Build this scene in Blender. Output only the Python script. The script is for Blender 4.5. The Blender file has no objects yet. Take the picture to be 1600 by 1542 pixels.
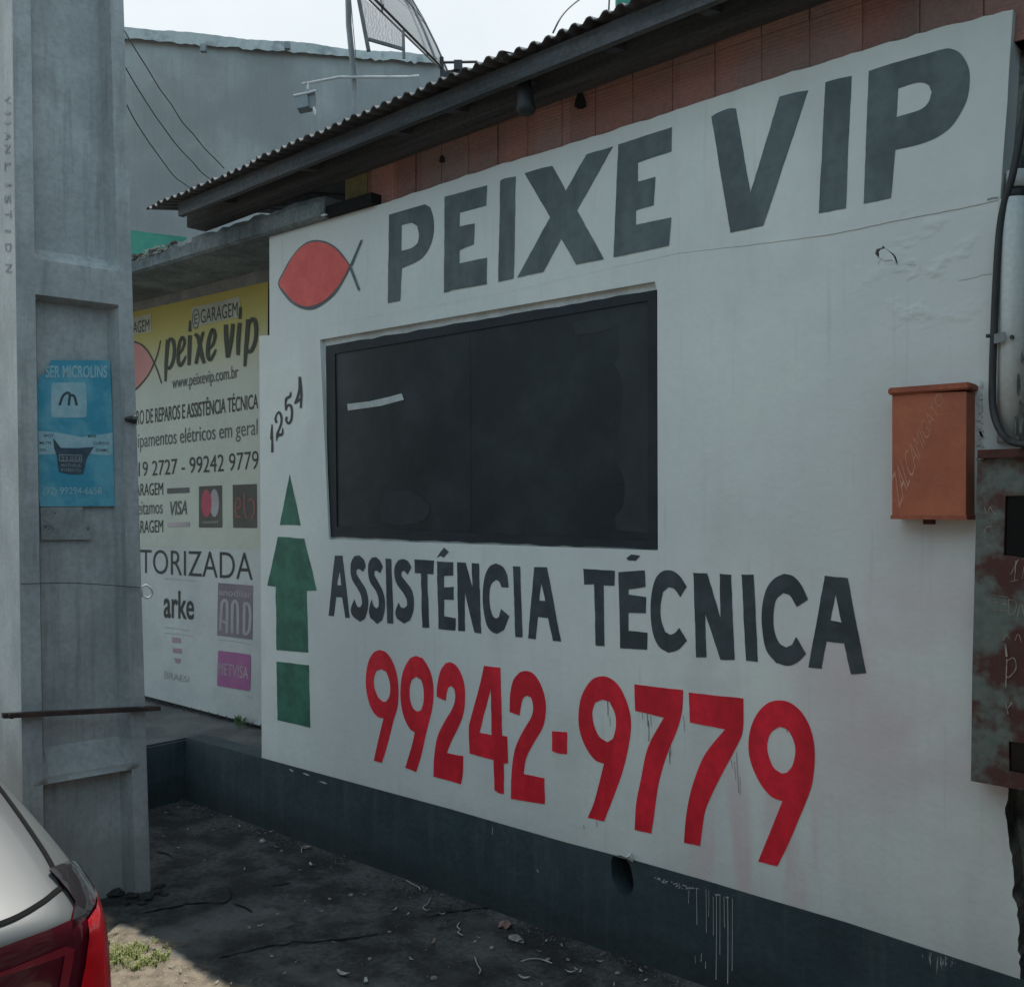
import bpy, bmesh, math, random
from mathutils import Vector, Matrix
from mathutils.geometry import tessellate_polygon, delaunay_2d_cdt
from mathutils.bvhtree import BVHTree

random.seed(7)
sc = bpy.context.scene
COL = sc.collection

# ------------------------------------------------------------------ camera, sky, sun, exposure
F = 1560.0                      # focal length in photo pixels (1600 px wide)
L = math.hypot(1800.0, F)
H = 1.75                        # eye height
D = 3.2055                      # distance from the painted wall (plane Y = 0)
CAM = Vector((0, -D, H))
RT = Vector((1800 / L, F / L, 0)); FW = Vector((-F / L, 1800 / L, 0)); UP = Vector((0, 0, 1))

cam = bpy.data.cameras.new('camera')
camo = bpy.data.objects.new('camera', cam); COL.objects.link(camo)
camo.location = CAM
camo.rotation_euler = (math.pi / 2, 0, math.atan2(F, 1800))
cam.sensor_width = 36; cam.lens = 36 * F / 1600
cam.shift_y = 17 / 1600
cam.clip_start = 0.05; cam.clip_end = 3000
sc.camera = camo

SUN = Vector((-0.75, 0.81, 3.45)).normalized()      # direction towards the sun
w = bpy.data.worlds.new('World'); sc.world = w; w.use_nodes = True
wn = w.node_tree.nodes; wl = w.node_tree.links; wn.clear()
wo = wn.new('ShaderNodeOutputWorld'); bg = wn.new('ShaderNodeBackground'); bg.inputs[1].default_value = 0.1
sky = wn.new('ShaderNodeTexSky'); sky.sky_type = 'NISHITA'; sky.sun_disc = False
sky.sun_elevation = math.asin(SUN.z); sky.sun_rotation = math.atan2(SUN.x, SUN.y)
wtc = wn.new('ShaderNodeTexCoord'); wnz = wn.new('ShaderNodeTexNoise'); wnz.inputs['Scale'].default_value = 2.2
wnz.inputs['Detail'].default_value = 7
wr = wn.new('ShaderNodeValToRGB'); wr.color_ramp.elements[0].position = 0.30; wr.color_ramp.elements[0].color = (.70, .70, .70, 1)
wr.color_ramp.elements[1].position = 0.62; wr.color_ramp.elements[1].color = (1, 1, 1, 1)
wm = wn.new('ShaderNodeMix'); wm.data_type = 'RGBA'
wl.new(wtc.outputs['Generated'], wnz.inputs['Vector']); wl.new(wnz.outputs[0], wr.inputs[0]); wl.new(wr.outputs[0], wm.inputs[0])
# cloud deck: bright and white towards the sun's side, bluer and dimmer over the street behind the camera
wd_ = wn.new('ShaderNodeVectorMath'); wd_.operation = 'DOT_PRODUCT'; wd_.inputs[1].default_value = (-.62, .70, .30)
wsep = wn.new('ShaderNodeMapRange'); wsep.interpolation_type = 'SMOOTHSTEP'; wsep.inputs[1].default_value = -.70; wsep.inputs[2].default_value = .40
wcl = wn.new('ShaderNodeMix'); wcl.data_type = 'RGBA'
wl.new(wtc.outputs['Generated'], wd_.inputs[0]); wl.new(wd_.outputs['Value'], wsep.inputs[0]); wl.new(wsep.outputs[0], wcl.inputs[0])
wcl.inputs[6].default_value = (6.2, 9.5, 11.3, 1); wcl.inputs[7].default_value = (8.5, 9.1, 9.3, 1)
wl.new(sky.outputs[0], wm.inputs[6]); wl.new(wcl.outputs[2], wm.inputs[7])
wl.new(wm.outputs[2], bg.inputs[0]); wl.new(bg.outputs[0], wo.inputs[0])

sl = bpy.data.lights.new('sun', 'SUN'); sl.energy = 4.6; sl.angle = math.radians(0.5); sl.color = (1, .95, .87)
so = bpy.data.objects.new('sun', sl); COL.objects.link(so); so.location = (0, 4, 20)
so.rotation_euler = SUN.to_track_quat('Z', 'Y').to_euler()
sc.view_settings.view_transform = 'Standard'; sc.view_settings.look = 'None'
sc.view_settings.gamma = 1; sc.view_settings.exposure = 0.12

# ------------------------------------------------------------------ geometry helpers
def ray(px, py): return FW + RT * ((px - 800) / F) + UP * ((788 - py) / F)
def P(px, py, Y):                                   # photo pixel -> point on the vertical plane Y
    d = ray(px, py); return CAM + d * ((Y + D) / d.y)
def G(px, py, z=0.0):                               # photo pixel -> point on the level plane z
    d = ray(px, py); return CAM + d * ((z - H) / d.z)
def At(px, py, depth): return CAM + ray(px, py) * depth
def zm(ox, oy, s, pts): return [(ox + x / s, oy + y / s) for x, y in pts]

def smooth(pts, thr=38, n=4, closed=True):
    """Rounds a traced outline but keeps its sharp corners."""
    N = len(pts); P2 = [Vector(p) for p in pts]; out = []
    def corner(i):
        if not closed and (i == 0 or i == N - 1): return True
        a = P2[i] - P2[i - 1]; b = P2[(i + 1) % N] - P2[i]
        if a.length < 1e-9 or b.length < 1e-9: return True
        return a.angle(b) > math.radians(thr)
    cs = [corner(i) for i in range(N)]
    for i in range(N if closed else N - 1):
        j = (i + 1) % N; p1, p2 = P2[i], P2[j]
        if cs[i] and cs[j]: out.append(tuple(p1)); continue
        m1 = (p2 - p1) if cs[i] else (p2 - P2[i - 1]) * .5
        m2 = (p2 - p1) if cs[j] else (P2[(j + 1) % N] - p1) * .5
        l = (p2 - p1).length
        for m in (m1, m2):
            if m.length > 1.3 * l: m *= 1.3 * l / m.length
        for k in range(n):
            t = k / n; t2 = t * t; t3 = t2 * t
            out.append(tuple(p1 * (2*t3-3*t2+1) + m1 * (t3-2*t2+t) + p2 * (-2*t3+3*t2) + m2 * (t3-t2)))
    if not closed: out.append(tuple(P2[-1]))
    return out

def painted(pts, amp=.32, step=7.0):
    """Breaks long straight runs of an outline into short ones with a brush's slight unevenness."""
    r = random.Random(int(pts[0][0]*13 + pts[0][1]*7)); out = []
    for a, b in zip(pts, pts[1:] + pts[:1]):
        l = math.hypot(b[0]-a[0], b[1]-a[1]); k = max(1, int(l/step)); nx, ny = (-(b[1]-a[1])/l, (b[0]-a[0])/l) if l > 1e-6 else (0, 0)
        out.append(a); w_ = 0
        for i in range(1, k):
            w_ = w_*.6 + r.uniform(-amp, amp); out.append((a[0]+(b[0]-a[0])*i/k + nx*w_, a[1]+(b[1]-a[1])*i/k + ny*w_))
    return out

class MB:
    def __init__(s): s.v = []; s.f = []
    def add(s, vs, fs):
        o = len(s.v); s.v += [Vector(v) for v in vs]; s.f += [tuple(i + o for i in f) for f in fs]
    def box(s, lo, hi):
        x0, y0, z0 = lo; x1, y1, z1 = hi
        s.add([(x0,y0,z0),(x1,y0,z0),(x1,y1,z0),(x0,y1,z0),(x0,y0,z1),(x1,y0,z1),(x1,y1,z1),(x0,y1,z1)],
              [(0,3,2,1),(4,5,6,7),(0,1,5,4),(1,2,6,5),(2,3,7,6),(3,0,4,7)])
    def obox(s, c, ax, ay, az):                     # oriented box: centre and three half vectors
        c = Vector(c); vs = []
        for k in (-1, 1):
            for i, j in ((-1,-1),(1,-1),(1,1),(-1,1)): vs.append(c + ax*i + ay*j + az*k)
        s.add(vs, [(0,3,2,1),(4,5,6,7),(0,1,5,4),(1,2,6,5),(2,3,7,6),(3,0,4,7)])
    def bar(s, a, b, wd, th):
        a, b = Vector(a), Vector(b); d = (b - a); l = d.length; d.normalize()
        u = d.cross(UP); u = u.normalized() if u.length > .05 else Vector((1, 0, 0)); v = u.cross(d)
        s.obox((a + b) / 2, u * wd / 2, v * th / 2, d * l / 2)
    def tube(s, pts, r, n=10, cap=True):
        pts = [Vector(p) for p in pts]; rs = r if isinstance(r, (list, tuple)) else [r] * len(pts)
        ref = None; vs = []; fs = []
        for i, p in enumerate(pts):
            t = (pts[min(i+1, len(pts)-1)] - pts[max(i-1, 0)]).normalized()
            if ref is None: ref = t.orthogonal().normalized()
            ref = (ref - t * ref.dot(t)); ref = ref.normalized() if ref.length > 1e-6 else t.orthogonal().normalized()
            b = t.cross(ref)
            for k in range(n):
                a = 2 * math.pi * k / n; vs.append(p + (ref * math.cos(a) + b * math.sin(a)) * rs[i])
        for i in range(len(pts) - 1):
            for k in range(n):
                k2 = (k + 1) % n; fs.append((i*n+k, i*n+k2, (i+1)*n+k2, (i+1)*n+k))
        if cap: fs.append(tuple(range(n-1, -1, -1))); fs.append(tuple((len(pts)-1)*n + k for k in range(n)))
        s.add(vs, fs)
    def plate(s, outer, holes=(), th=0.0, d=Vector((0, 1, 0))):
        """Flat outline (3D points) with holes; th > 0 gives it thickness along d (away from the viewer)."""
        loops = [list(outer)] + [list(h) for h in holes]
        flat = [Vector(p) for lp in loops for p in lp]; n = len(flat)
        tris = tessellate_polygon([[Vector(p) for p in lp] for lp in loops])
        fs = []
        for t in tris:
            a, b, c = (flat[i] for i in t); nn = (b - a).cross(c - a)
            fs.append(tuple(t) if nn.dot(d) < 0 else tuple(reversed(t)))
        if th > 0:
            back = [p + d * th for p in flat]
            fs += [tuple(i + n for i in reversed(f)) for f in fs]
            o = 0
            for lp in loops:
                m = len(lp)
                for i in range(m):
                    j = (i + 1) % m; fs.append((o+i, o+j, n+o+j, n+o+i))
                o += m
            s.add(flat + back, fs)
        else: s.add(flat, fs)
    def build(s, name, mat, parent=None, flat=True, base=None):
        if base is None:
            lo = [min(v[i] for v in s.v) for i in range(3)]; hi = [max(v[i] for v in s.v) for i in range(3)]
            base = Vector(((lo[0]+hi[0])/2, (lo[1]+hi[1])/2, lo[2]))
        me = bpy.data.meshes.new(name); me.from_pydata([v - base for v in s.v], [], s.f)
        bm = bmesh.new(); bm.from_mesh(me); bmesh.ops.recalc_face_normals(bm, faces=bm.faces) if not getattr(s, 'keep', 0) else None
        bm.to_mesh(me); bm.free()
        if not flat:
            for p in me.polygons: p.use_smooth = True
        me.materials.append(mat)
        o = bpy.data.objects.new(name, me); COL.objects.link(o)
        if parent is not None: o.parent = parent; o.location = base - world_loc(parent)
        else: o.location = base
        return o
def world_loc(o):
    p = Vector(o.location)
    while o.parent: o = o.parent; p = p + Vector(o.location)
    return p
def smooth_by_angle(o, deg=40):
    me = o.data
    for p in me.polygons: p.use_smooth = True
    bm = bmesh.new(); bm.from_mesh(me)
    for e in bm.edges:
        if len(e.link_faces) != 2 or e.calc_face_angle(0) > math.radians(deg): e.smooth = False
    bm.to_mesh(me); bm.free()

def thing(name, label, cat, loc, group=None):
    o = bpy.data.objects.new(name, None); COL.objects.link(o); o.location = loc
    o.empty_display_size = .1
    return tag(o, label, cat, group)
def tag(o, label, cat, group=None):
    o['label'] = label; o['category'] = cat; o['kind'] = 'thing'
    if group: o['group'] = group
    return o
def structure(o): o['kind'] = 'structure'; return o

def stroke(mb, pts, wds, to3, n=5, lift=0.0, lift_d=Vector((0, -1, 0))):
    """A brush stroke: an open smooth line in photo pixels with a width, laid on a plane by to3."""
    if not isinstance(wds, (list, tuple)): wds = [wds] * len(pts)
    q = smooth([(p[0], p[1], ww) for p, ww in zip(pts, wds)], 179, n, closed=False)
    a, b = [], []
    for i, (x, y, ww) in enumerate(q):
        p0 = q[max(i-1, 0)]; p1 = q[min(i+1, len(q)-1)]
        d = Vector((p1[0]-p0[0], p1[1]-p0[1])); d = d.normalized() if d.length > 1e-6 else Vector((1, 0))
        nx, ny = -d.y * ww / 2, d.x * ww / 2
        a.append(to3(x+nx, y+ny) + lift_d*lift); b.append(to3(x-nx, y-ny) + lift_d*lift)
    m = len(q); mb.add(a + b, [(i, i+1, m+i+1, m+i) for i in range(m-1)])

def text_shape(s, bold=0.0, italic=0.0, space=1.0):
    cu = bpy.data.curves.new('t', 'FONT'); cu.body = s; cu.offset = bold; cu.shear = italic; cu.space_character = space
    cu.resolution_u = 4
    ob = bpy.data.objects.new('t', cu); COL.objects.link(ob)
    bpy.context.view_layer.update()
    dg = bpy.context.evaluated_depsgraph_get()
    me = bpy.data.meshes.new_from_object(ob.evaluated_get(dg))
    vs = [(v.co.x, v.co.y) for v in me.vertices]; fs = [tuple(p.vertices) for p in me.polygons]
    bpy.data.objects.remove(ob); bpy.data.curves.remove(cu); bpy.data.meshes.remove(me)
    x0 = min(v[0] for v in vs); x1 = max(v[0] for v in vs); y0 = min(v[1] for v in vs); y1 = max(v[1] for v in vs)
    return [((x-x0)/(x1-x0), (y-y0)/(y1-y0)) for x, y in vs], fs
def text_on(mb, s, quad, to3, bold=0.0, italic=0.0, lift=0.0, lift_d=Vector((0, -1, 0)), space=1.0):
    """Lettering whose bounding box fills a quad TL,TR,BR,BL (photo pixels) of the plane to3."""
    tl, tr, br, bl = (to3(*q) for q in quad)
    vs, fs = text_shape(s, bold, italic, space)
    mb.add([(bl*(1-u)+br*u)*(1-v) + (tl*(1-u)+tr*u)*v + lift_d*lift for u, v in vs], fs)

# ------------------------------------------------------------------ materials
def mat(name, c, c2=None, mix=(.35, .65), scale=3.0, fine=.15, fscale=60, rough=.85, bump=.15, bscale=90, metal=0.0,
        streak=0.0, streak_col=(.03, .03, .03), spec=.4, coat=0.0, stretch=(1, 1, 1), grime=None, lump=0.0):
    m = bpy.data.materials.new(name); m.use_nodes = True
    N = m.node_tree.nodes; K = m.node_tree.links; b = N['Principled BSDF']
    b.inputs['Roughness'].default_value = rough; b.inputs['Metallic'].default_value = metal
    b.inputs['Specular IOR Level'].default_value = spec; b.inputs['Coat Weight'].default_value = coat
    geo = N.new('ShaderNodeNewGeometry'); pos = geo.outputs['Position']
    def noise(sc_, det=6, st=(1, 1, 1), ro=.6):
        mp = N.new('ShaderNodeMapping'); mp.inputs['Scale'].default_value = st; K.new(pos, mp.inputs['Vector'])
        n = N.new('ShaderNodeTexNoise'); n.inputs['Scale'].default_value = sc_; n.inputs['Detail'].default_value = det
        n.inputs['Roughness'].default_value = ro; K.new(mp.outputs[0], n.inputs['Vector']); return n.outputs[0]
    def ramp(src, a, bb):
        r = N.new('ShaderNodeMapRange'); r.interpolation_type = 'SMOOTHSTEP'
        r.inputs[1].default_value = a; r.inputs[2].default_value = bb; K.new(src, r.inputs[0]); return r.outputs[0]
    def mixc(f, A, B):
        x = N.new('ShaderNodeMix'); x.data_type = 'RGBA'
        if isinstance(f, float): x.inputs[0].default_value = f
        else: K.new(f, x.inputs[0])
        for i, q in ((6, A), (7, B)):
            if isinstance(q, tuple): x.inputs[i].default_value = (*q, 1)
            else: K.new(q, x.inputs[i])
        return x.outputs[2]
    if c2 is None: c2 = tuple(k * .78 for k in c)
    col = mixc(ramp(noise(scale, 7, stretch), *mix), c, c2)
    if fine:
        mu = N.new('ShaderNodeMath'); mu.operation = 'MULTIPLY'; mu.inputs[1].default_value = fine
        K.new(ramp(noise(fscale, 4), .35, .7), mu.inputs[0]); col = mixc(mu.outputs[0], col, tuple(k * .35 for k in c2))
    if streak:
        mu = N.new('ShaderNodeMath'); mu.operation = 'MULTIPLY'; mu.inputs[1].default_value = streak
        K.new(ramp(noise(5.5, 6, (4, 4, .35)), .47, .72), mu.inputs[0]); col = mixc(mu.outputs[0], col, streak_col)
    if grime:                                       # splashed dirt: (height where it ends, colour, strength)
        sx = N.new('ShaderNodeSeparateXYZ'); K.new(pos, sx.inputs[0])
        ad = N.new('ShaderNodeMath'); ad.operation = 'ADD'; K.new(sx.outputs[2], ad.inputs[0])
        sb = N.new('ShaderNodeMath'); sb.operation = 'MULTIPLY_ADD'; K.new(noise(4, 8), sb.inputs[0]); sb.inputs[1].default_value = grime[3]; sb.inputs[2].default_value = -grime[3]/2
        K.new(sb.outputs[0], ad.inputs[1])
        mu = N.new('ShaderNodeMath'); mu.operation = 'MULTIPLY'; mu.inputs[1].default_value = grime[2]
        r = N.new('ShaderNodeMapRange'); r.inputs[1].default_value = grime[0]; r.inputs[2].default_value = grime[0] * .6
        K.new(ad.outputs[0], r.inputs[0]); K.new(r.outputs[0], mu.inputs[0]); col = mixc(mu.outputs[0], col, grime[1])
    K.new(col, b.inputs['Base Color'])
    h = None
    if bump:
        bp = N.new('ShaderNodeBump'); bp.inputs['Strength'].default_value = bump; bp.inputs['Distance'].default_value = .004
        K.new(noise(bscale, 5), bp.inputs['Height']); h = bp.outputs[0]
    if lump:
        b2 = N.new('ShaderNodeBump'); b2.inputs['Strength'].default_value = lump; b2.inputs['Distance'].default_value = .03
        K.new(noise(5, 3), b2.inputs['Height'])
        if h: K.new(h, b2.inputs['Normal'])
        h = b2.outputs[0]
    if h: K.new(h, b.inputs['Normal'])
    return m

M = {}
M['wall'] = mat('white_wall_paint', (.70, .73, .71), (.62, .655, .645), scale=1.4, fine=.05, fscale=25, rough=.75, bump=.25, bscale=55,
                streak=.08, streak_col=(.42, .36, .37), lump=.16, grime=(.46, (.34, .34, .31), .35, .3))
M['reveal'] = mat('window_reveal_paint', (.66, .68, .67), (.5, .52, .52), scale=9, bump=.2)
M['grey_letter'] = mat('slate_grey_letter_paint', (.118, .152, .162), (.082, .108, .118), scale=6, mix=(.38, .6), fine=.22, fscale=22, rough=.65, bump=.25, bscale=55, stretch=(1, 1, .45))
M['dark_letter'] = mat('charcoal_letter_paint', (.055, .072, .083), (.036, .049, .058), scale=7, mix=(.38, .6), fine=.25, fscale=22, rough=.65, bump=.25, bscale=55)
M['red_letter'] = mat('red_letter_paint', (.80, .018, .042), (.60, .011, .028), scale=6, fine=.25, fscale=22, mix=(.38, .6), rough=.55, bump=.12, stretch=(1, 1, .3))
M['fish_red'] = mat('faded_red_paint', (.72, .12, .105), (.62, .085, .08), scale=9, fine=.05, rough=.6, bump=.1)
M['green'] = mat('green_arrow_paint', (.036, .17, .115), (.023, .115, .078), scale=7, mix=(.4, .6), fine=.25, fscale=22, rough=.6, bump=.1)
M['black_paint'] = mat('black_number_paint', (.02, .022, .024), rough=.5, bump=0)
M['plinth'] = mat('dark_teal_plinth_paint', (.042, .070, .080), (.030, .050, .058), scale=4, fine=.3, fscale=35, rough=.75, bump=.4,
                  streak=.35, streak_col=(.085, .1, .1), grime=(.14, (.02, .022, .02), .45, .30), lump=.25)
M['drip'] = mat('white_paint_drips', (.45, .48, .48), rough=.7, bump=0)
M['old_paint'] = mat('old_yellow_paint', (.36, .34, .20), (.12, .12, .09), scale=14, mix=(.45, .6), bump=.3)
M['pane'] = mat('black_painted_pane', (.008, .016, .020), (.024, .035, .041), scale=2.4, mix=(.40, .68), fine=.3, fscale=14, rough=.45, spec=.26, bump=.2, bscale=30, lump=.1)
M['pane_b'] = mat('black_painted_frame', (.027, .035, .04), (.018, .025, .029), scale=6, rough=.55, spec=.2, bump=.2)
M['patch'] = mat('worn_black_paint', (.038, .047, .052), (.028, .036, .041), scale=6, rough=.6, spec=.2, bump=.1)
M['tape'] = mat('pale_tape', (.50, .53, .53), (.42, .45, .45), scale=20, bump=.1)
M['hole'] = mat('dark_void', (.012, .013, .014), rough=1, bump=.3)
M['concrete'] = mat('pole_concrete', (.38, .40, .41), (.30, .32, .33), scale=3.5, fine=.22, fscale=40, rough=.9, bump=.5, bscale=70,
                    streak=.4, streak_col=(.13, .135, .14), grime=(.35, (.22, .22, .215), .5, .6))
M['whitewash'] = mat('old_whitewash', (.56, .58, .58), (.44, .46, .465), scale=3, fine=.2, rough=.9, bump=.4, bscale=70, streak=.3, streak_col=(.28, .29, .29), grime=(.9, (.25, .25, .245), .5, .8))
M['slab'] = mat('mouldy_concrete', (.24, .29, .31), (.11, .14, .155), scale=3, fine=.4, rough=.95, bump=.8, bscale=40, streak=.3)
M['crust'] = mat('lime_crust', (.34, .35, .33), (.08, .08, .075), scale=9, mix=(.42, .55), fine=.3, rough=1, bump=.8, bscale=40)
M['platform'] = mat('grey_cement_floor', (.15, .155, .155), (.085, .09, .092), scale=3, fine=.35, rough=.9, bump=.5, bscale=60)
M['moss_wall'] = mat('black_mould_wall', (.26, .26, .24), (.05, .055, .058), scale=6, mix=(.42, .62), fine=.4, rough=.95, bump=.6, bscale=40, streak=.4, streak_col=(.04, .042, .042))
M['lintel'] = mat('grey_lintel', (.26, .28, .28), (.18, .195, .2), scale=5, fine=.2, bump=.3)
M['roof'] = mat('weathered_roof_sheet', (.13, .13, .135), (.075, .078, .082), scale=5, fine=.3, rough=.75, bump=.3)
M['wood'] = mat('dark_old_wood', (.11, .118, .13), (.055, .065, .072), scale=3, fine=.4, stretch=(.4, 6, 6), rough=.9, bump=.4)
M['mustard'] = mat('mustard_painted_brick', (.24, .215, .10), (.15, .14, .08), scale=6, bump=.4)
M['yellow_banner'] = None
M['meter'] = mat('orange_box_paint', (.45, .135, .068), (.36, .10, .052), scale=5, fine=.15, rough=.55, bump=.1, streak=.15, streak_col=(.2, .05, .03))
M['meter_side'] = mat('dull_orange_box_paint', (.40, .11, .055), (.30, .08, .045), scale=8, fine=.3, rough=.6, bump=.1)
M['scratch'] = mat('pale_scratches', (.62, .33, .24), (.5, .22, .15), rough=.8, bump=0)
M['scratch_w'] = mat('chalk_scratches', (.42, .36, .33), (.2, .15, .14), scale=30, rough=.8, bump=0)
M['rust'] = mat('rusty_panel', (.085, .028, .024), (.14, .165, .15), scale=6.5, mix=(.47, .60), fine=.35, fscale=30, rough=.8, bump=.35, bscale=45)
M['rust_dark'] = mat('brown_rust', (.10, .035, .03), (.05, .02, .018), scale=12, fine=.3, rough=.85, bump=.4)
M['black_glass'] = mat('black_meter_glass', (.006, .006, .007), rough=.12, bump=0, fine=0, spec=.25)
M['rubber'] = mat('black_cable_rubber', (.02, .022, .024), (.035, .037, .04), scale=12, rough=.55, bump=.1)
M['pvc'] = mat('painted_pipe', (.54, .565, .56), (.44, .46, .455), scale=4, mix=(.5, .75), rough=.8, bump=.25, streak=.15, streak_col=(.2, .2, .19))
M['metal_dark'] = mat('dark_metal', (.06, .065, .07), (.03, .033, .035), metal=.3, rough=.6, bump=.1)
M['galv'] = mat('dull_galvanised', (.27, .285, .295), (.20, .21, .22), metal=.5, rough=.5, bump=.05)
M['bright'] = mat('bright_aluminium', (.68, .70, .71), (.55, .57, .58), metal=.2, rough=.4, bump=0)
M['back_wall'] = mat('grey_render', (.44, .445, .44), (.29, .295, .295), scale=.55, mix=(.36, .62), fine=.12, rough=.95, bump=.2, streak=.2, streak_col=(.2, .21, .22))
M['flash'] = mat('pale_flashing', (.46, .48, .48), (.28, .30, .31), scale=4, mix=(.5, .65), rough=.7, bump=.2)
M['teal'] = mat('sea_green_paint', (.10, .36, .27), (.06, .25, .19), scale=1.8, mix=(.4, .6), fine=.2, rough=.85, bump=.2)
M['strap'] = mat('rusty_strap', (.075, .045, .042), (.035, .025, .025), scale=14, metal=.2, rough=.8, bump=.4)
M['wire'] = mat('thin_dark_wire', (.05, .052, .055), rough=.6, bump=0)
M['wire_w'] = mat('pale_wire', (.55, .57, .57), rough=.45, bump=0)
M['paper_blue'] = mat('faded_blue_print', (.045, .265, .385), (.12, .36, .46), scale=6, mix=(.42, .62), fine=.15, fscale=40, rough=.7, bump=.1)
M['paper_pale'] = mat('washed_blue_paper', (.33, .48, .53), (.24, .42, .49), scale=14, rough=.8, bump=.1)
M['stencil'] = mat('faded_stencil', (.20, .22, .23), (.40, .42, .43), scale=30, rough=.9, bump=0)
M['paper_ink'] = mat('print_dark_ink', (.05, .07, .085), rough=.8, bump=0)
M['paper_grey'] = mat('torn_dark_paper', (.035, .06, .085), (.06, .09, .12), scale=30, rough=.8, bump=.1)
M['paper_white'] = mat('washed_out_paper', (.27, .29, .30), (.21, .23, .235), scale=10, fine=.3, rough=.9, bump=.1)
M['vinyl'] = mat('white_banner_vinyl', (.50, .525, .52), (.43, .455, .455), scale=2, fine=.06, rough=.6, bump=.05, lump=.35, streak=.1, streak_col=(.3, .32, .31))
M['ink'] = mat('black_banner_ink', (.04, .042, .04), rough=.65, bump=0)
M['ink_soft'] = mat('faded_banner_ink', (.10, .105, .105), rough=.65, bump=0)
M['ink_olive'] = mat('olive_black_ink', (.045, .05, .034), rough=.65, bump=0)
M['sticker'] = mat('pale_sticker', (.44, .45, .36), rough=.6, bump=0)
M['ink_pink'] = mat('pink_banner_ink', (.52, .24, .22), (.48, .2, .19), rough=.65, bump=0)
M['card_dark'] = mat('dark_card_ink', (.085, .085, .075), (.06, .06, .055), rough=.65, bump=0)
M['card_red'] = mat('raspberry_ink', (.48, .075, .12), rough=.65, bump=0)
M['card_grey'] = mat('pale_card_ink', (.38, .36, .37), rough=.65, bump=0)
M['card_dull'] = mat('dull_red_ink', (.25, .10, .09), rough=.65, bump=0)
M['pale_pink'] = mat('bleached_pink_ink', (.44, .38, .40), rough=.65, bump=0)
M['mauve'] = mat('mauve_grey_ink', (.19, .16, .185), (.22, .19, .215), rough=.65, bump=0)
M['magenta'] = mat('faded_magenta_ink', (.33, .10, .25), (.36, .13, .28), scale=6, rough=.65, bump=0)
M['faint_red'] = mat('faint_red_ink', (.44, .30, .33), rough=.65, bump=0)
M['faint'] = mat('faint_grey_ink', (.36, .38, .38), rough=.65, bump=0)
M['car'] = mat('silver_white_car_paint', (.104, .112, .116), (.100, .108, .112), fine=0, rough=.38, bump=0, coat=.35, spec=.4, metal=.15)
M['car_dark'] = mat('black_car_trim', (.010, .010, .011), rough=.9, bump=0, fine=0, spec=.1)
M['car_glass'] = mat('dark_car_glass', (.008, .009, .01), rough=.05, bump=0, fine=0, spec=.5)
M['lamp_red'] = mat('red_lamp_plastic', (.62, .006, .014), (.56, .005, .011), fine=0, rough=.16, bump=0, coat=1.0, spec=.5)
M['lamp_wine'] = mat('wine_red_lamp_plastic', (.085, .006, .016), (.06, .005, .012), fine=0, rough=.12, bump=0, coat=1.0)
M['lamp_rim'] = mat('dull_red_lamp_plastic', (.20, .012, .026), (.16, .01, .02), fine=0, rough=.2, bump=0, coat=.6)
M['lamp_smoke'] = mat('smoked_lamp_plastic', (.035, .03, .034), (.02, .018, .02), fine=0, rough=.15, bump=0, coat=1.0)
M['lamp_led'] = mat('pale_lamp_reflector', (.55, .42, .44), fine=0, rough=.2, bump=0)
M['chrome'] = mat('chrome_trim', (.8, .81, .82), fine=0, metal=.9, rough=.15, bump=0)
M['tyre'] = mat('tyre_rubber', (.02, .02, .02), rough=.9, bump=.3)
M['scrap'] = mat('pale_litter', (.40, .41, .40), (.26, .26, .25), scale=40, rough=.9, bump=.2)
M['leaf'] = mat('dry_leaf', (.22, .18, .14), (.14, .11, .085), scale=40, rough=.9, bump=.2)
M['stone'] = mat('pebble', (.26, .245, .23), (.17, .16, .15), scale=40, rough=.95, bump=.4)
M['grit'] = mat('mixed_grit', (.15, .148, .14), (.035, .035, .034), scale=70, mix=(.42, .58), rough=1, bump=0)
M['clod'] = mat('dark_earth', (.035, .035, .034), (.02, .02, .02), scale=30, rough=1, bump=.6)
M['pinkstone'] = mat('pinkish_rubble', (.28, .16, .15), (.2, .12, .11), scale=40, rough=.95, bump=.4)
M['grass'] = mat('grass_blade', (.26, .29, .10), (.17, .21, .065), scale=30, fine=0, rough=.7, bump=0)
M['weed'] = mat('weed_leaf', (.10, .16, .07), (.07, .12, .05), scale=30, fine=0, rough=.7, bump=0)
M['crack'] = mat('crack_shadow', (.006, .006, .006), rough=1, bump=0, fine=0)

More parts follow.
